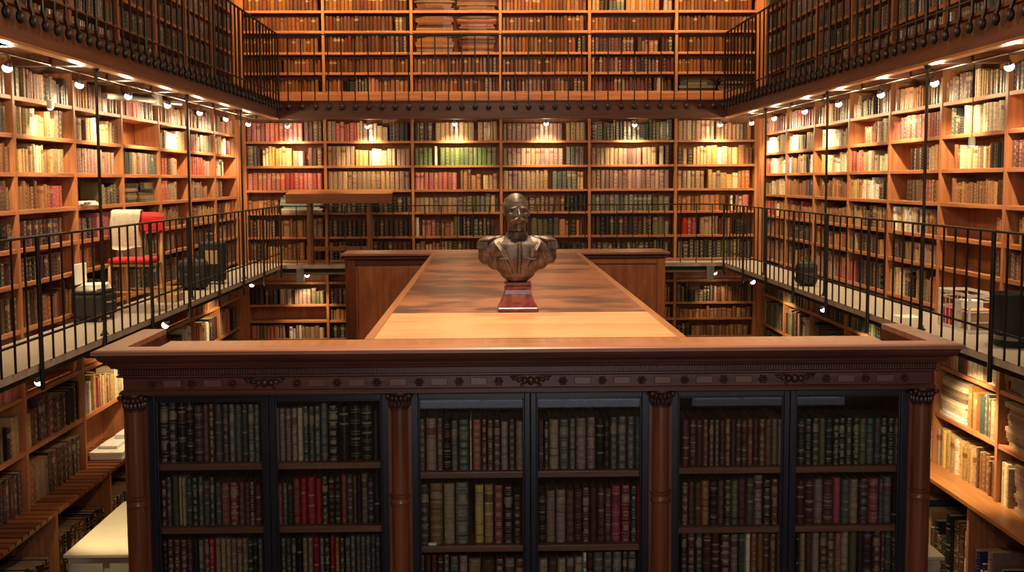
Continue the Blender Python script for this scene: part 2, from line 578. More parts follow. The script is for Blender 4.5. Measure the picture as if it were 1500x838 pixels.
for y in UPR:
    trim(MB().box(GR + .06, y - .05, ZG0 - .02, XR - .01, y + .05, ZG0 + .075), M_galx, bevel=.004)
# corner pilasters between side and back shelving
for zz0, zz1 in ((ZF, -.06), (0.001, ZG0 + .06), (ZG + .001, ZC)):
    trim(MB().box(XL - .30, 18.46, zz0, XL + .02, YB + .01, zz1).box(XL + .02, 18.58, zz0, XL + .035, 18.75, zz1), M_oak_up)
    trim(MB().box(XR - .02, 18.54, zz0, XR + .30, YB + .01, zz1).box(XR - .035, 18.62, zz0, XR - .02, 18.78, zz1), M_oak_up)

# ------------------------------------------------------------------ wall shelving


def W(wall, s, t, z):
    if wall == 'B':
        return (s, YB + t, z)
    if wall == 'L':
        return (XL - t, s, z)
    return (XR + t, s, z)


def wbox(mb, wall, s0, s1, t0, t1, z0, z1):
    a, b = W(wall, s0, t0, z0), W(wall, s1, t1, z1)
    return mb.box(*a, *b)


def rotw(wall):
    return {'B': 0.0, 'L': PI / 2, 'R': -PI / 2}[wall]


def wall_case(label, wall, ups, rows, z0, z1, skip=(), plinth=None):
    o = thing('wall_bookcase', label, 'bookcase', W(wall, (ups[0] + ups[-1]) / 2, 0, z0))
    long_m = M_oak_x if wall == 'B' else M_oak_y
    for u in ups:
        wbox(MB(), wall, u - .025, u + .025, 0, DEP, z0, z1).build('upright', M_oak_up, o, bevel=.004)
    bp = MB()
    wbox(bp, wall, ups[0] - .02, ups[-1] + .02, DEP + .001, DEP + .02, z0, z1).build('back_panel', M_back, o)
    for i in range(len(ups) - 1):
        for j, z in enumerate(rows):
            if (i, j) in skip:
                continue
            wbox(MB(), wall, ups[i] + .026, ups[i + 1] - .026, .008, DEP - .002, z - .022, z + .022).build('shelf', long_m, o, bevel=.004)
    if plinth:
        wbox(MB(), wall, ups[0] - .02, ups[-1] + .02, -.02, 0.0, plinth[0], plinth[1]).build('plinth', long_m, o, bevel=.004)
    return o


UPB = [-4.46, -2.995, -1.399, .222, 1.848, 3.442, 4.93]
ROW_B = [.03, .461, .902, 1.316, 1.76, 2.208]
ROW_S = [.07, .51, .845, 1.215, 1.578, 1.945, 2.305]
ROW_U = [3.101, 3.446, 3.809, 4.195, 4.556, 4.92, 5.28, 5.64]
ROW_US = [3.02, 3.383, 3.742, 4.101, 4.46, 4.82, 5.18, 5.54]
ROW_LS = [-1.12, -.58]
ROW_LB = [-2.3, -1.85, -1.43, -1.09, -.79, -.374]
ZT = ZG0 + .06
wall_case('built-in oak shelving on the back wall between the two gallery floors', 'B', UPB, ROW_B, 0.004, ZT)
wall_case('built-in oak shelving on the back wall above the upper gallery', 'B', UPB, ROW_U, ZG + .004, 6.0, plinth=(ZG + .03, 3.09))
wall_case('built-in oak shelving on the back wall at ground level below the walkway', 'B', UPB, ROW_LB, ZF + .004, -.06)
wall_case('built-in oak shelving on the left wall between the two gallery floors', 'L', UPL, ROW_S, 0.004, ZT)
wall_case('built-in oak shelving on the right wall between the two gallery floors', 'R', UPR, ROW_S, 0.004, ZT)
wall_case('built-in oak shelving on the left wall above the upper gallery', 'L', UPL, ROW_US, ZG + .004, 6.0)
wall_case('built-in oak shelving on the right wall above the upper gallery', 'R', UPR, ROW_US, ZG + .004, 6.0)


def low_case(label, wall, ups, slats):
    o = wall_case(label, wall, ups, ROW_LS, -1.73, -.06)
    s0, s1 = ups[0], ups[-1]
    fr_ = .285
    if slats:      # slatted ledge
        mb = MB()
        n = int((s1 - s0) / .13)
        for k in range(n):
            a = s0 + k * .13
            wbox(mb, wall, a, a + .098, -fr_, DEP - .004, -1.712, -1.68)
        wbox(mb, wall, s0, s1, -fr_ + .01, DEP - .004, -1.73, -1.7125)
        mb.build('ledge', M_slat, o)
    else:
        wbox(MB(), wall, s0, s1, -fr_, DEP - .004, -1.725, -1.68).build('ledge', M_edge, o, bevel=.006)
    for u in ups:
        wbox(MB(), wall, u - .025, u + .025, -fr_ + .03, DEP, ZF, -1.732).build('lower_upright', M_oak_up, o)
    wbox(MB(), wall, s0, s1, DEP - .02, DEP + .01, ZF, -1.732).build('lower_back_panel', M_inner, o)
    wbox(MB(), wall, s0, s1, -fr_ + .03, DEP - .03, ZF + .004, ZF + .10).build('plinth', M_oak_y, o)
    return o


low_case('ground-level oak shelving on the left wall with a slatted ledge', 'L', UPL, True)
low_case('ground-level oak shelving on the right wall with a smooth brown ledge', 'R', UPR, False)

# ------------------------------------------------------------------ books
books = []   # dicts: M (local to world), w, h, d, c (palette), label, rank


def book_verts(w, h, d, n=4, bulge=None):
    """plan outline of a book: rounded spine towards -y, fore edge at y = d"""
    b = min(.48 * w, .022) if bulge is None else bulge
    pts = [(-w / 2 * math.cos(PI * k / n), b * (1 - math.sin(PI * k / n))) for k in range(n + 1)]
    return pts


def add_simple_book(mb, M, w, h, d, c):
    n = 3
    pts = book_verts(w, h, d, n) + [(w / 2, d), (-w / 2, d)]
    b = len(mb.v)
    k = len(pts)
    for z in (0, h):
        for x, y in pts:
            mb.v.append(tuple(M @ Vector((x, y, z))))
    for i in range(k):
        j = (i + 1) % k
        uv = [(i / n, 0), (j / n, 0), (j / n, 1), (i / n, 1)] if i < n else [(-1, 0), (-1, 0), (-1, 1), (-1, 1)]
        mb.face((b + i, b + j, b + k + j, b + k + i), c, uv)
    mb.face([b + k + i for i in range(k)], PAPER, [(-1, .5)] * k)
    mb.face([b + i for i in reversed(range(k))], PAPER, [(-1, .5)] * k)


def fine_book(spec, detailed):
    w, h, d, c = spec['w'], spec['h'], spec['d'], spec['c']
    n = 8
    t = .004
    mb = MB()
    outer = book_verts(w, h, d, n) + [(w / 2, d)]
    outer.append((-w / 2, d))
    inner = [(w / 2 - t, d), (w / 2 - t, .022 + t), (-w / 2 + t, .022 + t), (-w / 2 + t, d)]
    ring = outer[:n + 2] + inner + [outer[n + 2]]
    k = len(ring)
    for z in (0, h):
        for x, y in ring:
            mb.v.append((x, y, z))
    for i in range(k):
        j = (i + 1) % k
        uv = [(i / n, 0), (j / n, 0), (j / n, 1), (i / n, 1)] if i < n else [(-1, 0), (-1, 0), (-1, 1), (-1, 1)]
        mb.face((i, j, k + j, k + i), 0, uv)
    mb.face([k + i for i in range(k)], 0, [(-1, .5)] * k)
    mb.face([i for i in reversed(range(k))], 0, [(-1, .5)] * k)
    if detailed and spec.get('bands', 0):     # raised cords across the spine
        for q in range(spec['bands']):
            zc = h * (q + .75) / (spec['bands'] + .5)
            b = len(mb.v)
            for zz, off in ((zc - .006, .0005), (zc - .003, -.0035), (zc + .003, -.0035), (zc + .006, .0005)):
                for x, y in outer[:n + 1]:
                    mb.v.append((x * .99, y + off, zz))
            for r_ in range(3):
                for i in range(n):
                    a = b + r_ * (n + 1) + i
                    mb.face((a, a + 1, a + n + 2, a + n + 1), 0, [(.5, .02)] * 4)
    o = bpy.data.objects.new('book', mb.mesh('book', BM[c], False))
    COL.objects.link(o)
    shade(o, 35)
    o.matrix_world = spec['M']
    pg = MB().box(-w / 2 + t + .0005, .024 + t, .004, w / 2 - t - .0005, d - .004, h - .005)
    p = bpy.data.objects.new('page_block', pg.mesh('page_block', M_page_shade if detailed else M_paper))
    COL.objects.link(p)
    p.parent = o
    return tag(o, spec['label'], 'book', spec['group'])


def place(wall, s, t, z, lean=0.0):
    return Matrix.Translation(W(wall, s, t, z)) @ Matrix.Rotation(rotw(wall), 4, 'Z') @ Matrix.Rotation(lean, 4, 'Y')


SETS = {  # mixtures used on the shelves
    'r': 'sssR', 'm': 'MMMP', 'o': 'OOOu', 'u': 'uuOB', 'y': 'YYTC', 'c': 'CCTW', 't': 'TTTk', 'k': 'kkTK2', 'b': 'bbbB', 'd': 'bKbP',
    'g': 'gGgV', 'e': 'EEE', 'x': 'BTuObM', 'z': 'KDKV', 'w': 'WWC', 'q': 'CYTsRO', 'p': 'CWTXYN', 'n': 'gKTVbG', 'j': 'kTsB', 'a': 'AAC', 'v': 'KbKKb', 'h': 'qqlq', 'i': 'lqll',
}
WORD_W = {'B': 'back wall', 'L': 'left wall', 'R': 'right wall'}
LEVEL_W = {'m': 'middle-level', 'u': 'upper-gallery', 'l': 'ground-level'}


def codes(st):
    out, i = [], 0
    while i < len(st):
        if st[i] == 'K' and i + 1 < len(st) and st[i + 1] == '2':
            out.append(CODE['K2'])
            i += 2
        else:
            out.append(CODE[st[i]])
            i += 1
    return out


def fill(wall, s0, s1, z, clear, spec, thick, bay, row, level, vary=None):
    """stand a row of books on a shelf. SPEC: space-separated letter+weight, '_' is bare shelf, '-' lying flat"""
    toks = spec.split()
    tot = sum(float(t.lstrip('-')[1:] or 1) for t in toks)
    s0, s1 = s0 + .035, s1 - .035
    at, seq = s0, 0
    forward = wall != 'R'
    place_list = []
    for t in toks:
        flat = t[0] == '-'
        t = t.lstrip('-')
        seg = (s1 - s0) * float(t[1:] or 1) / tot
        end = at + seg
        if t[0] == '_':
            at = end
            continue
        cs_ = codes(SETS[t[0]])
        if flat:
            zz, hh = z, 0
            wid = seg * .96
            while hh < clear * .82:
                th = R.uniform(.03, .06)
                if hh + th > clear * .9:
                    break
                ww = wid * R.uniform(.8, 1)
                place_list.append(('flat', at + seg / 2, zz + hh, ww, th, R.choice(cs_)))
                hh += th + .0015
            at = end
            continue
        h_m = clear * R.uniform(.72, .88)
        uni = t[0] in 'rmbtkedghiv'
        cur = R.choice(cs_)
        while True:
            w_ = thick * (R.uniform(.9, 1.1) if uni else R.uniform(.55, 1.4))
            if at + w_ > end:
                break
            if not uni and R.random() < .25:
                h_m = clear * R.uniform(.6, .9)
            h_ = min(clear * .94, h_m * (R.uniform(.985, 1.015) if uni else R.uniform(.9, 1.06)))
            if R.random() < (.25 if uni else .6):
                cur = R.choice(cs_)
            place_list.append(('up', at + w_ / 2, z, w_ - .003, h_, cur))
            at += w_
        at = end
    n_ = len(place_list)
    for i, (kind, s, zz, w_, h_, c) in enumerate(place_list):
        sw = s if forward else s0 + s1 - s
        inset = R.uniform(.02, .045)
        if kind == 'up':
            d_ = min(DEP - inset - .03, .24)
            M = place(wall, sw, inset, zz + .0235)
        else:
            d_ = DEP - inset - .04
            M = place(wall, sw, inset, zz + .0235)
        idx = i
        lab = '%s book %s along %s shelf down, %s %s, %s bay from %s' % (
            WORDS[c], ORD[min(idx, len(ORD) - 1)], ORD[row], LEVEL_W[level], WORD_W[wall], ORD[bay], 'the left' if wall == 'B' else 'far corner')
        books.append(dict(M=M, w=w_, h=h_, d=d_, c=c, label=lab, group='books on the wall shelves', wall=True, kind=kind, bay=bay, row=row, lv=level))


# back wall, middle level: rows from the top down, bays from left to right
BACK = [
    ['r3 m1', 'n1 y2 c1 x1', 'r4', 'o2 -a3', 'x2 o2 c1', 'x1 o2 j1'],
    ['j2 c1 d1', 't2 y1 c2 t1', 't4', 'd3', 'b4', 'd4'],
    ['d1 t2 n1', 'e1 y.3 e3', 'r2 o1 y.7', 't2 n2', 'w.3 r.6 o.8 z2', 'j1 d1 t.6'],
    ['k3 t1', 't3 g1', 't2 g1 y.4', 'R1 x2 z1', 'x1 z1 x1', 'z3'],
    ['z3', 'k3 k1 y.3 d.5', 'k4', 'g3 n1', 'd3 n1', 'z4'],
    ['t2 x2', 'x1 y3 o1', 't2 y2 o1', 'o3 c.3 j1', '_.3 r1 x2 n1', 'n4'],
]
SETS['R'] = 'RRs'
for i, bay in enumerate(BACK):
    for j, sp_ in enumerate(bay):
        rows = list(reversed(ROW_B))
        z = rows[j]
        top = ROW_B[::-1][j - 1] if j else ZT
        fill('B', UPB[i], UPB[i + 1], z, top - z - .05, sp_, .085, i, j, 'm')
BACKU = ['o4', 'u4', '-o3 u1', 'm2 u2', 'u3 z1', 'x4', '-u4', 'o2 u2']
for i in range(6):
    for j, z in enumerate(ROW_U[:6]):
        top = ROW_U[j + 1]
        sp_ = R.choice(['h4', 'i3 h1', 'h2 i2', 'h3 b.6', 'i2 h1 b.4', 'i4'])
        if i == 2 and j >= 2:
            sp_ = R.choice(['-h2 -h2', '-i2 -h2'])
        if i in (3, 4) and j == 0 or (i == 4 and j in (1, 2)):
            sp_ = R.choice(['m3 x1', 'm2 u1 d.6', 'm4'])
        if i == 5 and j == 0:
            sp_ = '-z2 -d2'
        if i == 1 and j == 0:
            sp_ = 'u1 z1 u2'
        if i == 4 and j == 4:
            sp_ = 'x1 g1 o2 _.2 k.6'
        fill('B', UPB[i], UPB[i + 1], z, top - z - .05, sp_, .07, i, 7 - j, 'u')
for i in range(6):
    for j, z in enumerate(ROW_LB):
        if j < 2:
            continue
        top = ROW_LB[j + 1] if j < 5 else -.1
        if j == 5:
            continue
        sp_ = {0: {4: 'd1 m1 x1 t1.2 n1', 3: '_4', 2: 'j2 c2'}, 1: {4: 'd3', 3: 'u2', 2: 'z3'},
               5: {4: 'z2 x2', 3: 'o4', 2: 'z1 u4'}, 4: {4: 'x3', 3: 'u3', 2: 'u3'}}.get(i, {}).get(j, 'x3')
        fill('B', UPB[i], UPB[i + 1], z, top - z - .05, sp_, .075, i, 5 - j, 'l')

# left wall, middle level: bays from the near end (index 0) to the far corner, rows from the top
LEFT = {
    1: ['x2', 'x2', '_1 u2', '_1 u2', '_2 d1', 'd2', 'b2'],
    2: ['g1 j2 d.6 x2', 't1 y2 x2 _.5', 'y3 t1 _.6', 'u2 r1 _.7', 'd3 _.7', 'd3 _.5', 'b1 u3'],
    3: ['o1 u2', 'c1 u.6 w.6 y1 x1', 'k2 t1 _.4', '_1.2 z1', 'm1 r1 _.2', 'u1 _1.4', 'z1 d1'],
    4: ['r1 m1', '_3', 'g1 t2 g1', '-z1.3 -n1.3 _.1', '_1 d2', '_1 d2', 'd2'],
    5: ['u2', 'c2 t1', 'r1 j1 _1', 'r1 j1 _1.2', 'u2 _1', 'x1 _1', 'd1 u1'],
    6: ['x2', 'j1 g1', 'r2 j1 _.2', 'j2 _.6', 'x1 q1', 'd2', 'd2'],
    7: ['j2', 'c2 x1', 'c1 _1', 'j.6 _1', 'd1 q1', 'x2', 'd2'],
}
RIGHT = {
    1: ['d1 x1', '_1 x1', 'm2 r2', '_.6 d2', '_.3 x2', 'u2', 'z2'],
    2: ['x1 m1 y1.2 n1', '_.5 z1 y3', '_.7 x.5 y2 d1', '_.6 u3 d.5', '_2.5 u.4', '_2.6 b.3', '_3'],
    3: ['o2 k1', 'R2 r3', '_1.4 d1 x1', '_1.3 d.6 u2', 'p2 x1', 'd1 t2', 'c1.5 z1 j2'],
    4: ['u1 z1 x1', '_1 u1 y1', 'q1 c2', 'y2 c1 d1', 'p1 x2', 'n1 d2 x1', 'R.5 d2'],
    5: ['x2', '_.6 c3', '_.5 y1 c2', '_.4 u3', 'u1 x2', 'u3', 'j2 R1'],
    6: ['j1 r1', 'c1 g1 c1', 'p2', 'o2 s.5 N1', 'u1 q1', 'd2', 'x2'],
    7: ['j2', 'c3', 'r.6 c2', 'n1 c2', 'r1 q1', 'x2', 'x1 j1'],
}
SETS['s'] = 'ssO'
SETS['N'] = 'NNg'
for wall, tab, ups in (('L', LEFT, UPL), ('R', RIGHT, UPR)):
    rows = ROW_S[::-1]
    for i, lst in tab.items():
        for j, sp_ in enumerate(lst):
            z = rows[j]
            top = rows[j - 1] if j else ZT
            fill(wall, ups[i], ups[i + 1], z, top - z - .05, sp_, .065, 7 - i, j, 'm')
    for i in range(2, 8):
        for j, z in enumerate(ROW_US[:6]):
            sp_ = R.choice(['v3 _.3', 'v3', 'v2 z1', 'v2 b1 _.3', 'z1 v2', 'v2 x.6'])
            fill(wall, ups[i], ups[i + 1], z, ROW_US[j + 1] - z - .05, sp_, .065, 7 - i, 7 - j, 'u')
LOWL = {1: ['r2', 'z3 t.5', 'm3'], 2: ['_2', 'x1 m1 d1 z1', 'u.6 t.8 d2'], 3: ['_1 x1', '_.1 p1 q1.4 c1', '_2'], 4: ['x2', 'x2', 'd2'],
        5: ['_2', 'j2 c1', 'd2'], 6: ['x1', 'R1 c1 d1', 'd2'], 7: ['u1', 'y1 R.6 d1', 'd1 x1']}
LOWR = {1: ['-n1', '-t2 -b1', 'c.4 -k1 -u1'], 2: ['x1 c1', '-c1.4 o.5 n.8', 'y2.6 u1.2'], 3: ['n1', 'd2', 'x1 c1'], 4: ['z2', 'z2', 'd2'],
        5: ['d2', 'z1', '_1 x1'], 6: ['n1', 'n1 c.5', 'z2'], 7: ['d1', 'n2', 'z2']}
for wall, tab, ups in (('L', LOWL, UPL), ('R', LOWR, UPR)):
    for i, lst in tab.items():
        for j, (z, top) in enumerate(((-.58, -.22), (-1.12, -.58), (-1.7025, -1.12))):
            fill(wall, ups[i], ups[i + 1], z, top - z - .05, lst[j], .065, 7 - i, j, 'l')
# folios below the ledges
for wall, ups, c_ in (('L', UPL, 'b2 d1'), ('R', UPR, 'N1 t.5 z2 b1 w.5')):
    for i in (1, 2, 3):
        n0 = len(books)
        fill(wall, ups[i], ups[i + 1], ZF + .08, 1.0, c_, .07, 7 - i, 3, 'l')
        for b in books[n0:]:
            off = Vector(W(wall, 0, -.23, 0)) - Vector(W(wall, 0, 0, 0))
            b['M'] = Matrix.Translation(off) @ b['M']
            b['d'] = .4

# ------------------------------------------------------------------ books in the glazed bookcase (one list per door and shelf)
CAB = [  # (door, row, x0, x1, z, height, 'code:width ...')
    (0, 0, -1.80, -1.255, -.021, .315, 'K16*1.05 K16*1.05 K16*1.05 K14*1.05 P17 M10 M10 g14 P12 g11 g12 G11 g12 G10'),
    (0, 1, -1.80, -1.255, -.373, .265, 'M9*.93 D9 V12*1.02 T6 T7 G10 D10 G9 g11*.93 D9 G10*.88 R14*.88 R16*.88 M10*.9 M9*.9 M9*.9 M11*.85'),
    (0, 2, -1.80, -1.255, -.70, .245, 'K8 M10 M11 M11 M9 K10 g9 R9 R9 T9 T9 T9 T9 T9 T9 D9 D8 g8'),
    (1, 0, -1.185, -.61, -.021, .30, 'K29*.97 K29*.97 K29*.97 K29*.97 C9*.97 D9 G9 G9 g11*1.07 K17 K17 K18*1.02 K18*1.02 K10*.9'),
    (1, 1, -1.185, -.61, -.373, .265, 'K5*.8 R9*.85 G8*.87 D9*.87 R12*.95 R11*.95 R14*.96 R11*.95 K11 K11 K10 R10*1.02 G10*1.03 B7 K7 V11*1.04 N10*.95 K10*1.04'),
    (1, 2, -1.185, -.61, -.70, .245, 'K9 G8 G8 K9 K9 T9 T9 R10*1.02 g8 K9 R8*1.03 O8 K8 g9 g9*1.04 g8*1.04 g8*1.04 g8*1.04 g8*1.04 g8*1.04'),
    (2, 0, -.392, .186, -.081, .275, 'B9*1.03 T16*1.05 B9*1.05 K11 g10 G16 C4 R13 M8 M9 M10 k11*.97 K10 k13*.97'),
    (2, 1, -.392, .186, -.493, .335, 'P14 u20 T17 g20*1.02 _8 Y14*.97 Y14*.97 R14*.97 K14*.93 K12*.8 R5*.88'),
    (2, 2, -.392, .186, -.84, .257, 'B6*1.1 M8*1.1 M8*1.1 M8*1.1 M8*1.1 g12*1.06 k12*1.06 T17 B18 M12 T14 M13'),
    (3, 0, .26, .835, -.081, .275, 'M8*.97 K7*.97 T14 g14 g9 k15*1.03 k13*1.03 K11 K8 G11*1.04 g13*1.04 g11*1.04 G11*1.05'),
    (3, 1, .26, .835, -.493, .295, 'K11*.94 T14*.97 k15 M12 M11*1.02 M11*1.03 M11*1.03 M11*1.03 M9*1.03 R14*1.06 R14*1.06 D9*1.06 R8*1.07'),
    (3, 2, .26, .835, -.84, .29, 'T14*.87 B13*.87 T13*.87 T12*.88 T12*.9 W6 K9*1.02 g15 g13 g14 M8 g13 K8'),
    (4, 0, 1.05, 1.618, -.07, .255, 'M13 M11 M10 u10 M9 B9 M9 u9 B9 M9 M10 u9 M10 B10 u11 T10 k11'),
    (4, 1, 1.05, 1.618, -.403, .25, 'B10*.95 M9*.97 B9*.95 O12*.97 K11 M9*1.0 K10 V10 M11*1.02 V11*1.02 k13*1.1 K11 M10 M8'),
    (4, 2, 1.05, 1.618, -.71, .252, 'K8*1.05 M10*1.05 K10*1.05 M11*1.04 M11*1.04 M13 k10 G9*1.0 C7 u8 u8 u8 u8 M9*1.03'),
    (5, 0, 1.69, 2.262, -.07, .255, 'D11 D10 D10 V10 D10 D9 D10 D10 D10 V10 G11 G10 D10 D10 G9'),
    (5, 1, 1.69, 2.262, -.403, .245, 'M11 M12 k12 M13 R10*1.02 g11 T12 P13*1.02 R13*1.02 g6 g11*1.06 K10*1.1'),
    (5, 2, 1.69, 2.262, -.71, .252, 'K5 T8 B9 T10 B10 B10 O8 T11*1.03 V11*1.03 P8 P12*1.04 M11*1.04 R5 G9*1.05 P9*1.05'),
]
YBK = 5.50
for door, row, x0, x1, z, H_, st in CAB:
    its = []
    for tk in st.split():
        hf = 1.0
        if '*' in tk:
            tk, hf = tk.split('*')
            hf = float(hf)
        cd = tk[0]
        w_ = float(tk[1:])
        if cd == 'K' and w_ == 29:        # brick-brown set at the start of the second door
            cd, w_ = 'k', 9.5
        its.append((cd, w_, hf))
    tot = sum(i_[1] for i_ in its)
    k_ = (x1 - x0) / tot
    at = x0
    n_ = 0
    for cd, w_, hf in its:
        ww = w_ * k_
        if cd != '_':
            c = CODE[cd]
            h_ = min(H_ * hf * R.uniform(.99, 1.01), .36)
            lab = '%s leather book, %s from left, %s shelf behind the %s glazed door' % (WORDS[c], ORD[n_], ('topmost', 'middle', 'third')[row], ORD[door])
            books.append(dict(M=Matrix.Translation((at + ww / 2, YBK + R.uniform(0, .012), z + .0008)), w=ww - .0065, h=h_, d=R.uniform(.22, .28), c=c,
                              label=lab, group='leather-bound books in the glazed bookcase', wall=False, kind='up', bands=R.choice((0, 4, 5, 5, 6)), lv='c'))
            n_ += 1
        at += ww


def px_area(b):
    hx = b['w'] / 2
    q = [project(b['M'] @ Vector(p)) for p in ((-hx, 0, 0), (hx, 0, 0), (hx, 0, b['h']), (-hx, 0, b['h']))]
    mx_, my_ = sum(p[0] for p in q) / 4, sum(p[1] for p in q) / 4
    if not (4 < mx_ < 1496 and 4 < my_ < 834):
        return 0
    if 505 < mx_ < 985 and my_ > 366 or 170 < mx_ < 1370 and my_ > 488:   # hidden by the bookcase and the counter
        return 0
    a = sum(q[i][0] * q[(i + 1) % 4][1] - q[(i + 1) % 4][0] * q[i][1] for i in range(4))
    return abs(a) / 2


cab_n = sum(1 for b in books if not b['wall'])
wall_b = sorted((b for b in books if b['wall']), key=lambda b: -px_area(b))
N_IND = max(0, 318 - cab_n)
single = [b for b in books if not b['wall']] + wall_b[:N_IND]
rest = wall_b[N_IND:]
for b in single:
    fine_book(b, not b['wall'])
mb = MB()
for b in rest:
    add_simple_book(mb, b['M'], b['w'], b['h'], b['d'], b['c'])
sb = mb.build('shelved_books', BM)
sb['kind'] = 'stuff'
tag(sb, 'rows of old leather and cloth books filling the shelves along three walls', 'books')
print('BOOKS', cab_n, len(single), len(rest))

# ------------------------------------------------------------------ the glazed bookcase in front
cab = thing('glazed_bookcase', 'large dark mahogany bookcase with glazed blue-black doors and a carved cornice', 'bookcase', (.215, 5.7, ZF))
CXL, CXR, CYF, CYB = -1.93, 2.36, 5.36, 6.03


def loft_u(prof, mi=0):
    mb = MB()
    rings = []
    for out, z in prof:
        b = len(mb.v)
        mb.v += [(CXL - out, CYB, z), (CXL - out, CYF - out, z), (CXR + out, CYF - out, z), (CXR + out, CYB, z)]
        rings.append(b)
    k = len(rings)
    for i in range(k):
        a, b = rings[i], rings[(i + 1) % k]
        for q in range(3):
            mb.face((a + q, a + q + 1, b + q + 1, b + q), mi)
    mb.face(rings[::-1], mi)
    mb.face([r + 3 for r in rings], mi)
    return mb


loft_u([(-.02, .6356), (.10, .6356), (.12, .630), (.12, .612), (.104, .606)][::-1] + [(-.02, .606)][::1]).build('cornice_top', M_crown, cab)
loft_u([(.104, .6055), (.102, .596), (.092, .578), (.075, .566), (.072, .562), (.060, .560), (.058, .548), (.050, .542), (.046, .530), (.030, .528), (.028, .5235), (-.02, .5235), (-.02, .6055)]).build('cornice', M_mah, cab, smooth=False)
dm = loft_u([(.012, .523), (.012, .4895), (-.02, .4895), (-.02, .523)])
x = CXL - .012
while x < CXR + .012:
    dm.box(x, CYF - .027, .494, x + .0085, CYF - .011, .521)
    x += .0135
y = CYF
while y < CYB - .01:
    dm.box(CXL - .027, y, .494, CXL - .011, y + .0085, .521)
    dm.box(CXR + .011, y, .494, CXR + .027, y + .0085, .521)
    y += .0135
dm.build('dentil_moulding', M_mah, cab)
fz = loft_u([(.026, .489), (.026, .480), (.004, .474), (0, .470), (0, .408), (.012, .404), (.018, .392), (.018, .384), (-.02, .384), (-.02, .489)]).build('frieze', M_mah, cab)


def rosette(x, r=.024):
    mb = MB()
    y = CYF - .001
    mb.ell((x, y, .439), (r * .42, .012, r * .42), 10, 6)
    for q in range(6):
        a = q * PI / 3
        mb.ell((x + math.cos(a) * r * .72, y, .439 + math.sin(a) * r * .72), (r * .36, .009, r * .36), 8, 5)
    mb.build('rosette', M_carve, fz, smooth=True)


def garland(x):
    mb = MB()
    y = CYF - .001
    mb.ell((x, y - .004, .442), (.020, .016, .024), 12, 8)
    for sg in (-1, 1):
        mb.ell((x + sg * .032, y, .440), (.016, .012, .018), 10, 6)
        mb.ell((x + sg * .060, y, .446), (.018, .011, .012), 10, 6, rot=(0, sg * .5, 0))
        mb.ell((x + sg * .086, y, .452), (.014, .010, .010), 10, 6, rot=(0, sg * .3, 0))
        mb.ell((x + sg * .048, y, .420), (.010, .010, .010), 8, 5)
        mb.tube([(x + sg * .02, y, .455), (x + sg * .06, y, .464), (x + sg * .108, y, .462)], .005, 6)
    mb.build('carved_garland', M_carve, fz, smooth=True)


COLX = [-1.893, -.487, .916, 2.328]
mids = [(COLX[i] + COLX[i + 1]) / 2 for i in range(3)]
for mx_ in mids:
    garland(mx_)
    for sg in (-1, 1):
        for k, dx in enumerate((.17, .275, .38, .485, .59)):
            xx = mx_ + sg * dx
            if k % 2 == 0:
                rosette(xx)
            else:
                MB().box(xx - .045, CYF - .008, .420, xx + .045, CYF + .002, .459).build('raised_tablet', M_tablet, fz, bevel=.004)
for xx in COLX[1:3]:
    MB().box(xx - .045, CYF - .008, .420, xx + .045, CYF + .002, .459).build('raised_tablet', M_tablet, fz, bevel=.004)
# columns
for cx_ in COLX:
    c = MB().lathe([(.050, ZF + .02), (.050, -2.0), (.047, -1.0), (.0445, .30)], (cx_, CYF + .055, 0), 24).build('column', M_mah_z, cab)
    shade(c)
    rg = MB().lathe([(.046, -.235), (.054, -.232), (.056, -.222), (.050, -.214), (.050, -.196), (.057, -.188), (.057, -.178), (.046, -.172)], (cx_, CYF + .055, 0), 24).build('column_ring', M_mah_z, c)
    shade(rg)
    cp_ = MB().lathe([(.0445, .285), (.053, .289), (.053, .297), (.046, .300), (.046, .335), (.060, .365), (.066, .372), (.066, .3835)], (cx_, CYF + .055, 0), 24)
    for q in range(9):
        a = PI + q * PI / 8
        r0 = .053
        cp_.ell((cx_ + r0 * math.cos(a), CYF + .055 + r0 * math.sin(a), .318), (.010, .010, .020), 8, 6)
        r0 = .062
        cp_.ell((cx_ + r0 * math.cos(a + .2), CYF + .055 + r0 * math.sin(a + .2), .350), (.011, .011, .016), 8, 6)
    for sg in (-1, 1):
        cp_.ell((cx_ + sg * .055, CYF - .004, .366), (.016, .014, .014), 10, 6)
    shade(cp_.build('capital', M_carve, c))
    # flat pilaster behind the round shaft
    MB().box(cx_ - .062, CYF + .06, ZF + .02, cx_ + .062, CYF + .13, .3835).build('pilaster', M_mah_z, cab)
# carcass
MB().box(CXL, CYF + .14, ZF + .02, CXL + .03, CYB, .3835).build('side_panel', M_mah_z, cab)
MB().box(CXR - .03, CYF + .14, ZF + .02, CXR, CYB, .3835).build('side_panel', M_mah_z, cab)
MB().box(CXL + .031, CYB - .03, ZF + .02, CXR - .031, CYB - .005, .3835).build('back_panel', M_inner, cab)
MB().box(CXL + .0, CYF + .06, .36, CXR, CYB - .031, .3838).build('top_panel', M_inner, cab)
MB().box(CXL + .021, CYF + .02, .49, CXR - .021, CYB - .001, .515).build('inner_deck', M_mah, cab)
MB().box(-1.745, CYF + .022, .60, 2.10, CYF + .215, .6345).build('top_board', M_rail_t, cab, bevel=.006)
MB().box(CXL - .06, CYF - .06, ZF + .001, CXR + .06, CYB, ZF + .019).build('base_plinth', M_mah, cab)
for xx in COLX[1:3]:
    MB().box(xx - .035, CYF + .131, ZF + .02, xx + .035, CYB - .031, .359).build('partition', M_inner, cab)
SHZ = [[-.022, -.374, -.701, -1.06, -1.5, -2.0, -2.5], [-.082, -.494, -.841, -1.15, -1.55, -2.0, -2.5], [-.071, -.404, -.711, -1.06, -1.5, -2.0, -2.5]]
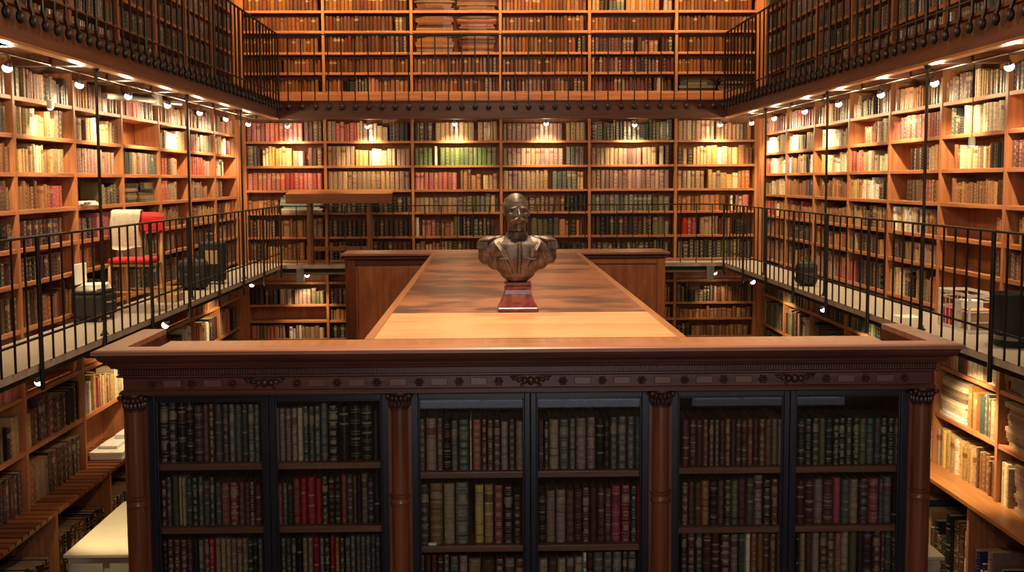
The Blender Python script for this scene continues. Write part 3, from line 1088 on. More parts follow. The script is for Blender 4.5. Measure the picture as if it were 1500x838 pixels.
for i in range(3):
    x0, x1 = COLX[i] + .036, COLX[i + 1] - .036
    for z in SHZ[i]:
        MB().box(x0, YBK - .03, z - .034, x1, CYB - .032, z).build('shelf', M_shelf_c, cab, bevel=.003)
# doors: two leaves per bay, each a frame with one pane
DZ0, DZ1 = ZF + .1, .381
for i in range(3):
    a, b = COLX[i] + .05, COLX[i + 1] - .05
    mdl = (a + b) / 2
    for x0, x1, hinge in ((a, mdl - .0015, 0), (mdl + .0015, b, 1)):
        st0, st1 = (.048, .030) if hinge == 0 else (.030, .048)
        y0, y1 = CYF + .075, CYF + .105
        fm = MB().box(x0, y0, DZ0, x0 + st0, y1, DZ1).box(x1 - st1, y0, DZ0, x1, y1, DZ1)
        fm.box(x0 + st0, y0, DZ1 - .050, x1 - st1, y1, DZ1).box(x0 + st0, y0, DZ0, x1 - st1, y1, DZ0 + .08)
        g0, g1, gz = x0 + st0, x1 - st1, DZ1 - .05
        fm.box(g0, y0 + .006, DZ0 + .08, g0 + .010, y1 - .006, gz).box(g1 - .010, y0 + .006, DZ0 + .08, g1, y1 - .006, gz)
        fm.box(g0 + .01, y0 + .006, gz - .010, g1 - .01, y1 - .006, gz)
        d = fm.build('door', M_frame, cab, bevel=.003)
        MB().box(g0 + .002, y0 + .013, DZ0 + .07, g1 - .002, y0 + .017, gz).build('pane', M_glass, d)
# scrap of paper on the lower shelf of the middle bay
ps_ = MB()
ps_.box(-.345, 5.475, -.492, -.300, 5.497, -.478)
o = ps_.build('paper_scrap', M_white, bevel=.004)
tag(o, 'small crumpled white paper scrap lying on a shelf inside the glazed bookcase', 'paper')

# ------------------------------------------------------------------ long counter behind it
TXL, TXR, TY0, TY1, TZ = -.6926, 1.0863, 5.58, 12.19, .6356
ctr = thing('counter', 'long wooden counter with a worn brown top and a pale front panel', 'counter', ((TXL + TXR) / 2, 9, ZF))
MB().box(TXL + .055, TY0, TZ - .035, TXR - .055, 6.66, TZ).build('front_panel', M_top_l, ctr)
mt = MB()
for a, b in ((6.663, 8.05), (8.053, 9.45), (9.453, 10.85), (10.853, TY1)):
    mt.box(TXL + .055, a, TZ - .035, TXR - .055, b, TZ - .002)
mt.build('top_board', M_top, ctr)
MB().box(TXL, TY0, TZ - .06, TXL + .053, TY1, TZ + .001).build('edge_moulding', M_rail_t, ctr, bevel=.008)
MB().box(TXR - .053, TY0, TZ - .06, TXR, TY1, TZ + .001).build('edge_moulding', M_rail_t, ctr, bevel=.008)
MB().box(TXL + .06, CYB + .01, ZF + .001, TXL + .09, TY1, TZ - .061).build('side_panel', M_panel, ctr)
MB().box(TXR - .09, CYB + .01, ZF + .001, TXR - .06, TY1, TZ - .061).build('side_panel', M_panel, ctr)
for y in (7.0, 8.4, 9.8, 11.2):
    for xx in (TXL + .04, TXR - .06):
        MB().box(xx, y - .05, ZF + .001, xx + .018, y + .05, TZ - .062).build('pilaster', M_mah_z, ctr)

# ------------------------------------------------------------------ case across the far end of the counter
rc = thing('rear_bookcase', 'brown panelled bookcase standing across the far end of the counter', 'bookcase', (.19, 12.5, ZF))
RXL, RXR, RY0, RY1 = -1.781, 2.168, 12.205, 12.83
MB().box(RXL, RY0, TZ - .03, RXR, RY1, TZ).build('cornice_top', M_crown, rc, bevel=.008)
MB().box(RXL + .03, RY0 + .03, TZ - .075, RXR - .03, RY1 - .02, TZ - .031).build('cornice', M_mah, rc, bevel=.012)
MB().box(RXL + .05, RY0 + .09, ZF + .001, RXR - .05, RY1 - .04, TZ - .076).build('body', M_panel, rc)
for x0, x1 in ((RXL + .05, RXL + .17), (RXR - .15, RXR - .05)):
    MB().box(x0, RY0 + .05, ZF + .001, x1, RY0 + .089, TZ - .078).build('stile', M_mah_z if x0 < 0 else M_panel, rc, bevel=.006)
MB().box(RXL + .171, RY0 + .06, TZ - .14, TXL - .01, RY0 + .089, TZ - .078).build('rail', M_mah, rc, bevel=.004)
MB().box(TXR + .01, RY0 + .06, TZ - .14, RXR - .151, RY0 + .089, TZ - .078).build('rail', M_panel, rc, bevel=.004)
for x0, x1 in ((RXL + .20, TXL - .03), (TXR + .03, RXR - .18)):
    MB().box(x0, RY0 + .075, -1.2, x1, RY0 + .0895, TZ - .16).build('raised_panel', M_panel, rc, bevel=.008)

# ------------------------------------------------------------------ bronze bust on its marble socle
BX, BY = .186, 6.80
bust = thing('bust', 'dark bronze bust of a moustached officer on a red marble socle', 'bust', (BX, BY, TZ))
ped = MB()
pr = [(.133, 0), (.133, .022), (.126, .028), (.122, .034), (.104, .075), (.090, .115), (.083, .142), (.083, .146), (.090, .150), (.090, .163), (.080, .167), (.080, .172), (.088, .176), (.088, .192)]
b_ = []
for r, z in pr:
    i0 = len(ped.v)
    ped.v += [(BX - r, BY - r * .9, TZ + z), (BX + r, BY - r * .9, TZ + z), (BX + r, BY + r * .9, TZ + z), (BX - r, BY + r * .9, TZ + z)]
    b_.append(i0)
for a, b in zip(b_, b_[1:]):
    for k in range(4):
        ped.face((a + k, a + (k + 1) % 4, b + (k + 1) % 4, b + k))
ped.face([b_[0] + k for k in (3, 2, 1, 0)])
ped.face([b_[-1] + k for k in range(4)])
po = ped.build('socle', M_marble, bust, bevel=.003)
MB().box(BX - .045, BY - .099, TZ + .060, BX + .045, BY - .085, TZ + .112).xform(Matrix.Identity(4)).build('plaque', simple('plaque_marble', (0.33, 0.10, 0.06), rough=.3), po, bevel=.003)
fg = MB()


def E_(c, r, rot=None, n=16, h=12):
    fg.ell(c, r, n, h, 0, rot)


# torso
E_((0, .005, .395), (.180, .110, .115))
E_((0, -.030, .400), (.185, .078, .088))
E_((0, -.042, .355), (.150, .070, .105))
E_((0, .0, .325), (.165, .105, .110))
E_((0, .0, .262), (.120, .092, .075))
E_((0, .0, .215), (.082, .074, .035))
for sg in (-1, 1):
    E_((sg * .145, .01, .430), (.115, .085, .062), (0, sg * .26, 0))
    E_((sg * .205, .006, .400), (.056, .078, .072))
    E_((sg * .214, .004, .360), (.048, .070, .052))
    E_((sg * .150, .012, .340), (.060, .070, .070))
# tunic front: placket, pocket folds, belt edge
fg.tube([(0.012, -.103, .46), (0.012, -.118, .40), (0.010, -.112, .33), (0.005, -.098, .25)], [.012, .014, .014, .010], 8)
fg.tube([(-.15, -.06, .45), (-.11, -.098, .40), (-.07, -.106, .32), (-.04, -.094, .25)], [.012, .014, .012, .010], 8)
fg.tube([(.15, -.06, .45), (.12, -.095, .40), (.085, -.104, .32), (.05, -.092, .25)], [.012, .014, .012, .010], 8)
# collar and neck
fg.lathe([(.082, .465), (.078, .485), (.072, .512), (.070, .526), (.05, .528)], (-.006, .008, 0), 24)
fg.tube([(-.006, .012, .49), (-.006, .008, .56), (-.004, .0, .60)], [.060, .057, .055], 14)
HX = -.006
hs_ = len(fg.v)
# head, built facing -y then turned a little
E_((0, .020, .690), (.085, .099, .090), n=24, h=16)
E_((0, .012, .715), (.068, .080, .066), n=24, h=16)
E_((0, .000, .668), (.078, .088, .085), n=24, h=16)
E_((0, -.014, .632), (.073, .078, .075), n=24, h=16)
E_((0, -.026, .600), (.062, .066, .058), n=20, h=14)
E_((0, -.060, .570), (.036, .036, .030))
E_((0, -.084, .560), (.022, .018, .034))                      # goatee
E_((0, -.074, .596), (.034, .026, .020))
for sg in (-1, 1):
    E_((sg * .020, -.102, .609), (.026, .013, .011), (0, sg * .35, 0))   # moustache
    E_((sg * .047, -.090, .598), (.016, .011, .010), (0, sg * .7, 0))
    E_((sg * .034, -.080, .683), (.026, .010, .007), (0, sg * .15, 0))   # brow
    E_((sg * .031, -.076, .664), (.013, .009, .007))                     # eye
    E_((sg * .046, -.068, .640), (.024, .020, .018))                     # cheek
    E_((sg * .082, .014, .650), (.011, .022, .032), (sg * 0, sg * -.2, 0))   # ear
    E_((sg * .070, .035, .685), (.016, .050, .045))                      # side hair
    E_((sg * .010, -.100, .630), (.009, .012, .008))
E_((0, .07, .66), (.06, .04, .07))
fg.tube([(0, -.080, .678), (0, -.097, .652), (0, -.112, .633)], [.008, .010, .012], 8)   # nose
E_((0, -.090, .594), (.016, .010, .006))                     # lower lip
fg.xform(Matrix.Translation((HX, 0, 0)) @ Matrix.Rotation(.16, 4, 'Z'), hs_)
fg.xform(Matrix.Translation((BX, BY, TZ)))
fo = fg.build('figure', M_bronze, bust)
rm = fo.modifiers.new('fuse', 'REMESH')
rm.mode = 'VOXEL'
rm.voxel_size = .0036
rm.use_smooth_shade = True
sm = fo.modifiers.new('smooth', 'SMOOTH')
sm.factor = .5
sm.iterations = 7
for sg in (-1, 1):
    ep = MB()
    ep.ell((BX + sg * .196, BY - .005, TZ + .474), (.066, .062, .020), 20, 10, rot=(0, sg * .16, 0))
    ep.ell((BX + sg * .140, BY - .005, TZ + .484), (.045, .034, .014), 16, 8, rot=(0, sg * .16, 0))
    for q in range(15):
        a = -PI / 2 + (q - 7) * PI / 15
        px_, py_ = math.cos(a + PI / 2) * .062, math.sin(a + PI / 2) * .060
        ep.tube([(BX + sg * (.196 + px_), BY - .005 + py_, TZ + .470 - .008), (BX + sg * (.199 + px_ * 1.05), BY - .005 + py_ * 1.05, TZ + .415)], .0075, 6)
    shade(ep.build('epaulette', M_bronze, bust), 60)
for q in range(6):
    z = .445 - q * .036
    yq = -.118 - .006 * math.sin(q / 5 * PI)
    MB().ell((BX + .012, BY + yq + (.016 if q in (0, 5) else 0), TZ + z), (.0075, .006, .0075), 10, 6).build('button', M_bronze, bust, smooth=True)
for sg in (-1, 1):
    MB().box(BX + sg * .088 - .032, BY - .1185, TZ + .345, BX + sg * .088 + .032, BY - .100, TZ + .358).build('pocket_flap', M_bronze, bust, bevel=.004)
md = MB().ell((BX + .095, BY - .116, TZ + .375), (.016, .006, .016), 12, 6)
md.box(BX + .086, BY - .120, TZ + .385, BX + .104, BY - .102, TZ + .420)
md.build('medal', M_bronze, bust)

# ------------------------------------------------------------------ railings
SP = .2327


def rail_side(level, x, y_first, y_last, z0, z1, zlow, name_lab, phase, post_every=6, curl=0.0):
    o = thing('railing', name_lab, 'railing', (x, (y_first + y_last) / 2, z0))
    MB().box(x - .017, y_first, z1 - .012, x + .017, y_last, z1 + .008).build('top_rail', M_iron, o, bevel=.004)
    if zlow is not None:
        MB().box(x - .011, y_first, zlow - .008, x + .011, y_last, zlow + .008).build('lower_rail', M_iron, o)
    k = math.ceil((y_first - phase) / SP)
    y = phase + k * SP
    ro = x
    while y < y_last:
        if k % post_every == 0:
            mb = MB().tube([(ro, y, z0 - (.22 if not curl else 0)), (ro, y, z1)], .019, 8)
        else:
            mb = MB().tube([(ro, y, z0), (ro, y, z1)], .013 if curl else .0105, 6)
        if curl:
            s_ = 1 if x < 0 else -1
            mb.tube([(ro, y, z0), (ro + s_ * .01, y, z0 - .05), (ro + s_ * .03, y, z0 - .10), (ro + s_ * .03, y, z0 - .15), (ro + s_ * .008, y, z0 - .165)], .018, 6)
            mb.ell((ro + s_ * .025, y, z0 - .125), (.034, .042, .055), 8, 6)
        shade(mb.build('post' if k % post_every == 0 else 'baluster', M_iron, o), 50)
        y += SP
        k += 1
    return o


def rail_back(x0, x1, y, z0, z1, zlow, lab, phase, sp, curl=0.0):
    o = thing('railing', lab, 'railing', ((x0 + x1) / 2, y, z0))
    MB().box(x0, y - .017, z1 - .012, x1, y + .017, z1 + .008).build('top_rail', M_iron, o, bevel=.004)
    if zlow is not None:
        MB().box(x0, y - .011, zlow - .008, x1, y + .011, zlow + .008).build('lower_rail', M_iron, o)
    k = math.ceil((x0 - phase) / sp)
    x = phase + k * sp
    while x < x1:
        mb = MB().tube([(x, y, z0), (x, y, z1)], .011 if curl else .0085, 6)
        if curl:
            mb.tube([(x, y, z0), (x, y - .01, z0 - .05), (x, y - .03, z0 - .10), (x, y - .03, z0 - .15), (x, y - .008, z0 - .165)], .014, 6)
            mb.ell((x, y - .02, z0 - .130), (.050, .026, .048), 8, 6)
        shade(mb.build('baluster', M_iron, o), 50)
        x += sp
        k += 1
    return o


rail_side('m', GL + .045, 5.6, GB - .03, 0.014, 1.062, .235, 'thin black iron railing along the left middle walkway', 8.432)
rail_side('m', GR - .045, 5.6, GB - .03, 0.014, 1.062, .235, 'thin black iron railing along the right middle walkway', 8.40)
rail_back(GL + .06, GR - .06, GB - .045, 0.014, 1.062, None, 'thin black iron railing along the back middle walkway', 0.0, .285)
rail_side('u', GL + .06, 5.6, GB - .05, ZG + .017, 4.06, 3.03, 'tall dark iron railing with curled feet along the left upper gallery', 8.432, curl=1)
rail_side('u', GR - .06, 5.6, GB - .05, ZG + .017, 4.06, 3.03, 'tall dark iron railing with curled feet along the right upper gallery', 8.40, curl=1)
rail_back(GL + .08, GR - .08, GB - .07, ZG + .017, 4.06, None, 'tall dark iron railing with curled feet along the back upper gallery', -3.517, .2345, curl=1)
# slim iron columns between the two walkways
for side, xx, yy in (('left', GL - .04, 10.05), ('left', GL - .04, 13.02), ('left', GL - .04, 15.8), ('right', GR + .04, 9.98), ('right', GR + .04, 12.92), ('right', GR + .04, 15.8)):
    n_ = {10.05: 'nearest', 9.98: 'nearest', 13.02: 'middle', 12.92: 'middle', 15.8: 'farthest'}[yy]
    p = thing('iron_pole', 'slim black iron pole holding up the upper gallery, %s of three along the %s walkway' % (n_, side), 'pole', (xx, yy, .014))
    shade(MB().tube([(xx, yy, .05), (xx, yy, ZG0 - .06)], .0155, 10).build('shaft', M_iron, p), 50)
    shade(MB().lathe([(.045, .0005), (.045, .012), (.024, .03), (.024, .05)], (xx, yy, 0), 12).build('foot', M_iron, p), 40)
    shade(MB().lathe([(.022, 0), (.022, .015), (.034, .03), (.034, .034)], (xx, yy, ZG0 - .06), 12).build('cap', M_iron, p), 40)

# ------------------------------------------------------------------ lamps


def spot(loc, aim, label, power, size=78, blend=.7, col=(1.0, .74, .40), group=None, vis=True, rad=.03, bul=.042):
    o = thing('spotlight', label, 'lamp', loc, group)
    x, y, z = loc
    d = (Vector(aim) - Vector(loc)).normalized()
    q = Vector((0, 0, -1)).rotation_difference(d).to_matrix().to_4x4()
    T = Matrix.Translation(loc) @ q
    hd = MB().lathe([(.012, .075), (.022, .07), (.030, .045), (.036, .02), (.0365, .012), (.033, .012), (.026, .04), (.012, .06)], (0, 0, 0), 16).xform(T)
    shade(hd.build('lamp_head', M_lamp, o), 50)
    bb = MB().ell((0, 0, .004), (bul, bul, .036), 14, 8).xform(T)
    bb.build('bulb', M_bulb, o, smooth=True)
    top = T @ Vector((0, 0, .072))
    MB().tube([tuple(top), (x, y, z + .13)], .006, 6).build('bracket', M_lamp, o)
    ld = bpy.data.lights.new('spot', 'SPOT')
    ld.energy = power
    ld.spot_size = math.radians(size)
    ld.spot_blend = blend
    ld.color = col
    ld.shadow_soft_size = rad
    lo = bpy.data.objects.new('spot_beam', ld)
    COL.objects.link(lo)
    lo.matrix_world = Matrix.Translation(Vector(loc) + d * .05) @ q
    pd = bpy.data.lights.new('glow', 'POINT')
    pd.energy, pd.color, pd.shadow_soft_size = min(power, 95) * .085 * (.4 if loc[2] < 0 else 1), col, .04
    po_ = bpy.data.objects.new('bulb_glow', pd)
    COL.objects.link(po_)
    po_.location = Vector(loc) + d * .07
    return o


P_SIDE, P_BACK, P_UP, P_LOW = 95, 70, 60, 55
SY = [8.95, 10.50, 11.90, 13.33, 14.80, 16.25, 17.75]
SYR = [9.05, 10.57, 12.02, 13.48, 14.93, 16.53, 17.95]
for side, xx, ys, sx_, xwall in (('left', -4.12, SY, -1, XL), ('right', 4.60, SYR, 1, XR)):
    for i, y in enumerate(ys):
        w_ = ['nearest'] + [ORD[k] + ' nearest' for k in range(1, 6)] + ['farthest']
        spot((xx, y, 2.475), (xwall, y + .15, 1.55), 'small lit spotlight under the upper gallery, %s of seven on the %s' % (w_[i], side), P_SIDE, size=105)
    r_ = thing('lamp_rod', 'thin grey lamp rod under the upper gallery along the %s wall' % side, 'lamp rod', (xx, 13, 2.6))
    MB().tube([(xx, 7.2, 2.605), (xx, 18.3, 2.605)], .012, 8).build('rod', M_lamp, r_)
    for y in ys:
        MB().tube([(xx, y + .5, 2.60), (xx, y + .5, 2.674)], .006, 6).build('hanger', M_lamp, r_)
for i, (xx, zz) in enumerate([(-3.59, 2.48), (-2.17, 2.47), (-.61, 2.51), (1.03, 2.51), (2.62, 2.48), (4.16, 2.48)]):
    spot((xx, 18.47, zz), (xx, YB + .05, 1.72), 'small lit spotlight at the top of the back wall, %s from the left of six' % ORD[i], P_BACK, size=95)
r_ = thing('lamp_rod', 'thin grey lamp rod under the upper gallery along the back wall', 'lamp rod', (0, 18.47, 2.62))
MB().tube([(-4.1, 18.47, 2.622), (4.6, 18.47, 2.622)], .010, 8).build('rod', M_lamp, r_)
# hanging spot heads turned away (lit glass seen against the shelves)
for nm, loc, wall_x in (('left', (-4.36, 10.36, 2.27), -4.36), ('right', (4.72, 9.97, 1.855), 4.72)):
    o = thing('hanging_lamp', 'small white lamp hanging low in front of the %s wall books' % nm, 'lamp', loc)
    shade(MB().lathe([(.012, .05), (.030, .045), (.034, -.03), (.028, -.04)], loc, 14).build('shade', M_white, o), 50)
    MB().ell((loc[0], loc[1], loc[2] - .035), (.024, .024, .018), 12, 6).build('bulb', M_bulb, o, smooth=True)
    MB().tube([(loc[0], loc[1], loc[2] + .05), (loc[0], loc[1], 2.672)], .004, 6).build('cord', M_iron, o)
# spots under the middle walkway for the ground-level shelves
LOWS = [((-3.86, 8.75, -.20), (-3.45, 10.0, -1.9), 'left', 'nearest'), ((-3.86, 12.15, -.20), (XL, 12.1, -1.0), 'left', 'second'), ((-3.86, 16.6, -.17), (XL, 16.6, -1.0), 'left', 'farthest'),
        ((4.36, 10.0, -.22), (XR, 10.25, -1.3), 'right', 'nearest'), ((4.36, 13.2, -.20), (XR, 13.2, -1.0), 'right', 'second'), ((4.36, 16.8, -.20), (XR, 16.8, -1.1), 'right', 'farthest')]
for loc, aim, sd, nn in LOWS:
    spot(loc, aim, 'small lit spotlight under the middle walkway, %s of three on the %s side' % (nn, sd), (P_LOW * 2.6 if sd == 'right' and nn == 'nearest' else P_LOW) if sd == 'right' or nn != 'nearest' else 150, size=85 if sd == 'right' or nn != 'nearest' else 50)
spot((-3.30, 18.52, -.20), (-3.30, YB, -.85), 'small lit spotlight under the back walkway near the left corner', 42, size=80)
spot((4.10, 18.50, -.20), (4.2, YB, -.85), 'small lit spotlight under the back walkway near the right corner', 14, size=80)
for xx, nm in ((-3.38, 'left'), (3.97, 'right')):
    o = thing('lamp_rod', 'grey lamp rod with a square box under the back walkway, near the %s corner' % nm, 'lamp rod', (xx, 18.3, -.16))
    MB().tube([(xx - .9, 18.34, -.15), (xx + 1.0, 18.34, -.15)], .022, 8).build('rod', M_grey, o)
    MB().box(xx - .07, 18.26, -.30, xx + .07, 18.315, -.06).build('junction_box', M_grey, o, bevel=.008)
# grey batten light by the left wall
o = thing('batten_light', 'long grey batten light fixture under the left upper gallery', 'lamp', (-4.32, 13, 2.55))
MB().tube([(-4.33, 11.75, 2.475), (-4.33, 14.6, 2.60)], .035, 10).build('housing', M_grey, o)
MB().box(-4.36, 13.45, 2.49, -4.27, 13.62, 2.64).build('connector_box', M_grey, o, bevel=.006)
# spots high above the upper shelves and lamps over the hall (both above the frame)
for i in range(6):
    xx = (UPB[i] + UPB[i + 1]) / 2
    ld = bpy.data.lights.new('upper_spot', 'SPOT')
    ld.energy, ld.spot_size, ld.spot_blend, ld.color, ld.shadow_soft_size = 360, math.radians(80), .8, (1.0, .66, .32), .05
    lo = bpy.data.objects.new('upper_spot', ld)
    COL.objects.link(lo)
    lo.location = (xx, 18.1, 6.0)
    d = Vector((xx, YB, 4.3)) - lo.location
    lo.rotation_euler = d.to_track_quat('-Z', 'Y').to_euler()
for sx_, xx, xw in ((-1, -3.9, XL), (1, 4.35, XR)):
    for y in (9.5, 12.5, 15.5):
        ld = bpy.data.lights.new('upper_side_spot', 'SPOT')
        ld.energy, ld.spot_size, ld.spot_blend, ld.color, ld.shadow_soft_size = 38, math.radians(95), .8, (1.0, .64, .3), .05
        lo = bpy.data.objects.new('upper_side_spot', ld)
        COL.objects.link(lo)
        lo.location = (xx, y, 6.1)
        d = Vector((xw, y, 4.0)) - lo.location
        lo.rotation_euler = d.to_track_quat('-Z', 'Y').to_euler()
for y, e, cone in ((6.0, 1250, 52), (9.6, 420, 46), (13.6, 420, 50)):
    ld = bpy.data.lights.new('hall_lamp', 'SPOT')
    ld.energy, ld.spot_size, ld.spot_blend, ld.color, ld.shadow_soft_size = e, math.radians(cone), .9, (1.0, .70, .45), .25
    lo = bpy.data.objects.new('hall_lamp', ld)
    COL.objects.link(lo)
    lo.location = (.2, y, 6.1)
for (x0, x1, z0, z1), e in zip(WIN, (14, 2.0)):
    ld = bpy.data.lights.new('window_daylight', 'AREA')
    ld.shape, ld.size, ld.size_y, ld.energy, ld.color = 'RECTANGLE', x1 - x0, z1 - z0, e, (.68, .78, .95)
    lo = bpy.data.objects.new('window_daylight', ld)
    COL.objects.link(lo)
    lo.location = ((x0 + x1) / 2, Y0 + .03, (z0 + z1) / 2)
    lo.rotation_euler = (PI / 2, 0, 0)
for y, z_, e in ((8.3, 3.9, 210), (14.0, 5.0, 70)):  # fill points added over the counter to brighten the rear bookcase face
    ld = bpy.data.lights.new('hall_fill', 'POINT')
    ld.energy, ld.color, ld.shadow_soft_size = e, (1.0, .68, .40), .2
    lo = bpy.data.objects.new('hall_fill', ld)
    COL.objects.link(lo)
    lo.location = (.2, y, z_)
ld = bpy.data.lights.new('front_fill', 'POINT')  # fill light added near the camera for the bookcase front and spines
ld.energy, ld.color, ld.shadow_soft_size = 105, (1.0, .95, .92), .08
lo = bpy.data.objects.new('front_fill', ld)
COL.objects.link(lo)
lo.location = (.25, .6, 2.6)

# ------------------------------------------------------------------ loose things
# chair
ch = thing('chair', 'wooden chair with red seat and red back on the left walkway', 'chair', (-4.12, 11.98, 0.001))
CX_, CY_ = -4.12, 11.98
for sg in (-1, 1):
    MB().tube([(CX_ + sg * .25, CY_ - .20, .003), (CX_ + sg * .235, CY_ - .19, .55)], [.014, .018], 8).build('leg', M_beech, ch, smooth=True)
    MB().tube([(CX_ + sg * .26, CY_ + .24, .003), (CX_ + sg * .235, CY_ + .19, .56), (CX_ + sg * .23, CY_ + .24, 1.08)], [.014, .018, .014], 8).build('leg', M_beech, ch, smooth=True)
MB().box(CX_ - .24, CY_ - .19, .53, CX_ + .24, CY_ + .19, .565).build('seat_frame', M_beech, ch, bevel=.008)
MB().box(CX_ - .25, CY_ - .22, .567, CX_ + .25, CY_ + .11, .63).build('seat', M_redc, ch, bevel=.025)
bk = MB()
prf = []
for k in range(13):
    a = PI * k / 12
    prf.append((math.cos(a) * .06 * 1 if False else 0, 0))
n0 = len(bk.v)
out = [(-.28, .92), (.28, .92), (.28, 1.05), (.265, 1.10), (.22, 1.135), (.15, 1.145), (-.15, 1.145), (-.22, 1.135), (-.265, 1.10), (-.28, 1.05)]
for yy in (CY_ + .20, CY_ + .255):
    for x_, z_ in out:
        bk.v.append((CX_ + x_, yy + .06 * (x_ / .28) ** 2 * -1 + .03, z_))
k = len(out)
bk.face([i for i in range(k)])
bk.face([k + i for i in reversed(range(k))])
for i in range(k):
    j = (i + 1) % k
    bk.face((i, k + i, k + j, j))
bk.build('backrest', M_redc, ch, bevel=.012)
for yy in (-.19, .2):
    MB().tube([(CX_ - .245, CY_ + yy, .24), (CX_ + .245, CY_ + yy, .24)], .010, 6).build('stretcher', M_beech, ch)
# cloth over the chair back
cl = MB()
nu, nv = 16, 26
path = []
for k in range(nv):
    t = k / (nv - 1)
    if t < .46:
        q = t / .46
        path.append((CY_ + .150 - .01 * math.sin(q * 3), .72 + q * .42))
    elif t < .60:
        q = (t - .46) / .14 * PI
        path.append((CY_ + .225 - .078 * math.cos(q), 1.142 + .028 * math.sin(q)))
    else:
        q = (t - .60) / .40
        path.append((CY_ + .305 + .01 * q, 1.14 - q * .55))
for sgn in (0, 1):
    for k, (yy, zz) in enumerate(path):
        for i in range(nu):
            u = i / (nu - 1)
            x_ = CX_ - .33 + u * .34 + .012 * math.sin(k * .7) * (1 if i in (0, nu - 1) else .3)
            fold = .012 * math.sin(u * 19 + k * .15) * (1 if k < 12 or k > 15 else .2)
            side = -1 if k < nv // 2 else 1
            hem = (.02 * math.sin(u * 5) if k == 0 else 0)
            off = .008 * sgn
            cl.v.append((x_, yy + side * abs(fold) + side * off - (0 if True else 0), zz - hem + (off if 11 < k < 16 else 0)))
g = nu * nv
for k in range(nv - 1):
    for i in range(nu - 1):
        a = k * nu + i
        cl.face((a, a + 1, a + nu + 1, a + nu))
        cl.face((g + a, g + a + nu, g + a + nu + 1, g + a + 1))
for k in range(nv - 1):
    for i in (0, nu - 1):
        a = k * nu + i
        cl.face((a, a + nu, g + a + nu, g + a))
for k in (0, nv - 1):
    for i in range(nu - 1):
        a = k * nu + i
        cl.face((a, a + 1, g + a + 1, g + a))
o = cl.build('jacket', M_cloth, smooth=True)
tag(o, 'pale beige jacket draped over the back of the red chair', 'jacket')
# black case with white papers on the left walkway
o = thing('equipment_case', 'black equipment case with grey wheels on the walkway under the left shelves', 'case', (-4.33, 11.5, .001))
MB().box(-4.47, 10.97, .045, -4.16, 11.47, .30).build('case_body', M_blackp, o, bevel=.03)
MB().box(-4.46, 10.98, .302, -4.17, 11.46, .335).build('lid', M_blackp, o, bevel=.012)
MB().tube([(-4.155, 11.12, .2), (-4.13, 11.14, .2), (-4.13, 11.30, .2), (-4.155, 11.32, .2)], .010, 6).build('handle', M_grey, o)
for yy in (11.04, 11.40):
    for xx in (-4.42, -4.21):
        MB().tube([(xx - .012, yy, .024), (xx + .012, yy, .024)], .023, 10).build('wheel', M_grey, o)
pp = MB()
for k in range(5):
    st = len(pp.v)
    pp.box(-.13, -.16, .3365 + k * .012, .13, .16, .3365 + k * .012 + .010)
    pp.xform(Matrix.Translation((-4.32, 11.20 + .01 * k, 0)) @ Matrix.Rotation(.12 * k - .2, 4, 'Z'), st)
o = pp.build('paper_pile', M_white)
tag(o, 'loose pile of white papers on top of the black equipment case', 'papers')
o = MB().box(-4.47, 11.02, .40, -4.44, 11.34, .62).xform(Matrix.Identity(4)).build('document_folder', M_white, bevel=.003)
o.location = (0.0, 0, -.064)
o.location.z = 0
tag(o, 'upright pale folder leaning on the shelves behind the black case', 'folder')
# cardboard trays by the chair
for k, (xx, yy, w_, d_, h_, lab) in enumerate(((-4.03, 12.95, .24, .32, .10, 'open cardboard tray on the left walkway just beyond the red chair'), (-4.20, 13.35, .30, .26, .14, 'low cardboard box against the left shelves past the red chair'))):
    o = thing('cardboard_box', lab, 'box', (xx, yy, .001))
    b2 = MB().box(xx - w_ / 2, yy - d_ / 2, .002, xx + w_ / 2, yy + d_ / 2, .010)
    b2.box(xx - w_ / 2, yy - d_ / 2, .010, xx - w_ / 2 + .006, yy + d_ / 2, h_).box(xx + w_ / 2 - .006, yy - d_ / 2, .010, xx + w_ / 2, yy + d_ / 2, h_)
    b2.box(xx - w_ / 2 + .006, yy - d_ / 2, .010, xx + w_ / 2 - .006, yy - d_ / 2 + .006, h_).box(xx - w_ / 2 + .006, yy + d_ / 2 - .006, .010, xx + w_ / 2 - .006, yy + d_ / 2, h_)
    b2.build('tray_body', M_card, o)
    MB().box(xx - w_ / 2 + .01, yy - d_ / 2 + .01, .011, xx + w_ / 2 - .01, yy + d_ / 2 - .01, h_ * .7).build('paper_contents', M_white, o)


def bag(x, y, w, d, h, label, lean=0.0):
    o = thing('backpack', label, 'bag', (x, y, .001))
    MB().box(x - w / 2, y - d / 2, .002, x + w / 2, y + d / 2, h).build('bag_body', M_blackp, o, bevel=min(w, d) * .3)
    MB().box(x - w * .35, y - d / 2 - .05, .03, x + w * .35, y - d / 2 - .001, h * .55).build('front_pocket', M_blackp, o, bevel=.022)
    MB().tube([(x - .06, y, h - .01), (x - .05, y, h + .05), (x + .05, y, h + .05), (x + .06, y, h - .01)], .010, 6).build('carry_handle', M_blackp, o)
    MB().tube([(x - w / 2 - .002, y, h * .85), (x - w / 2 - .05, y, h * .5), (x - w / 2 - .004, y, h * .15)], .012, 6).build('strap', M_blackp, o)
    return o


bag(-4.13, 14.35, .38, .26, .42, 'black backpack standing on the left walkway beyond the boxes')
bag(4.47, 14.3, .28, .24, .34, 'black bag on the right walkway far along the shelves')
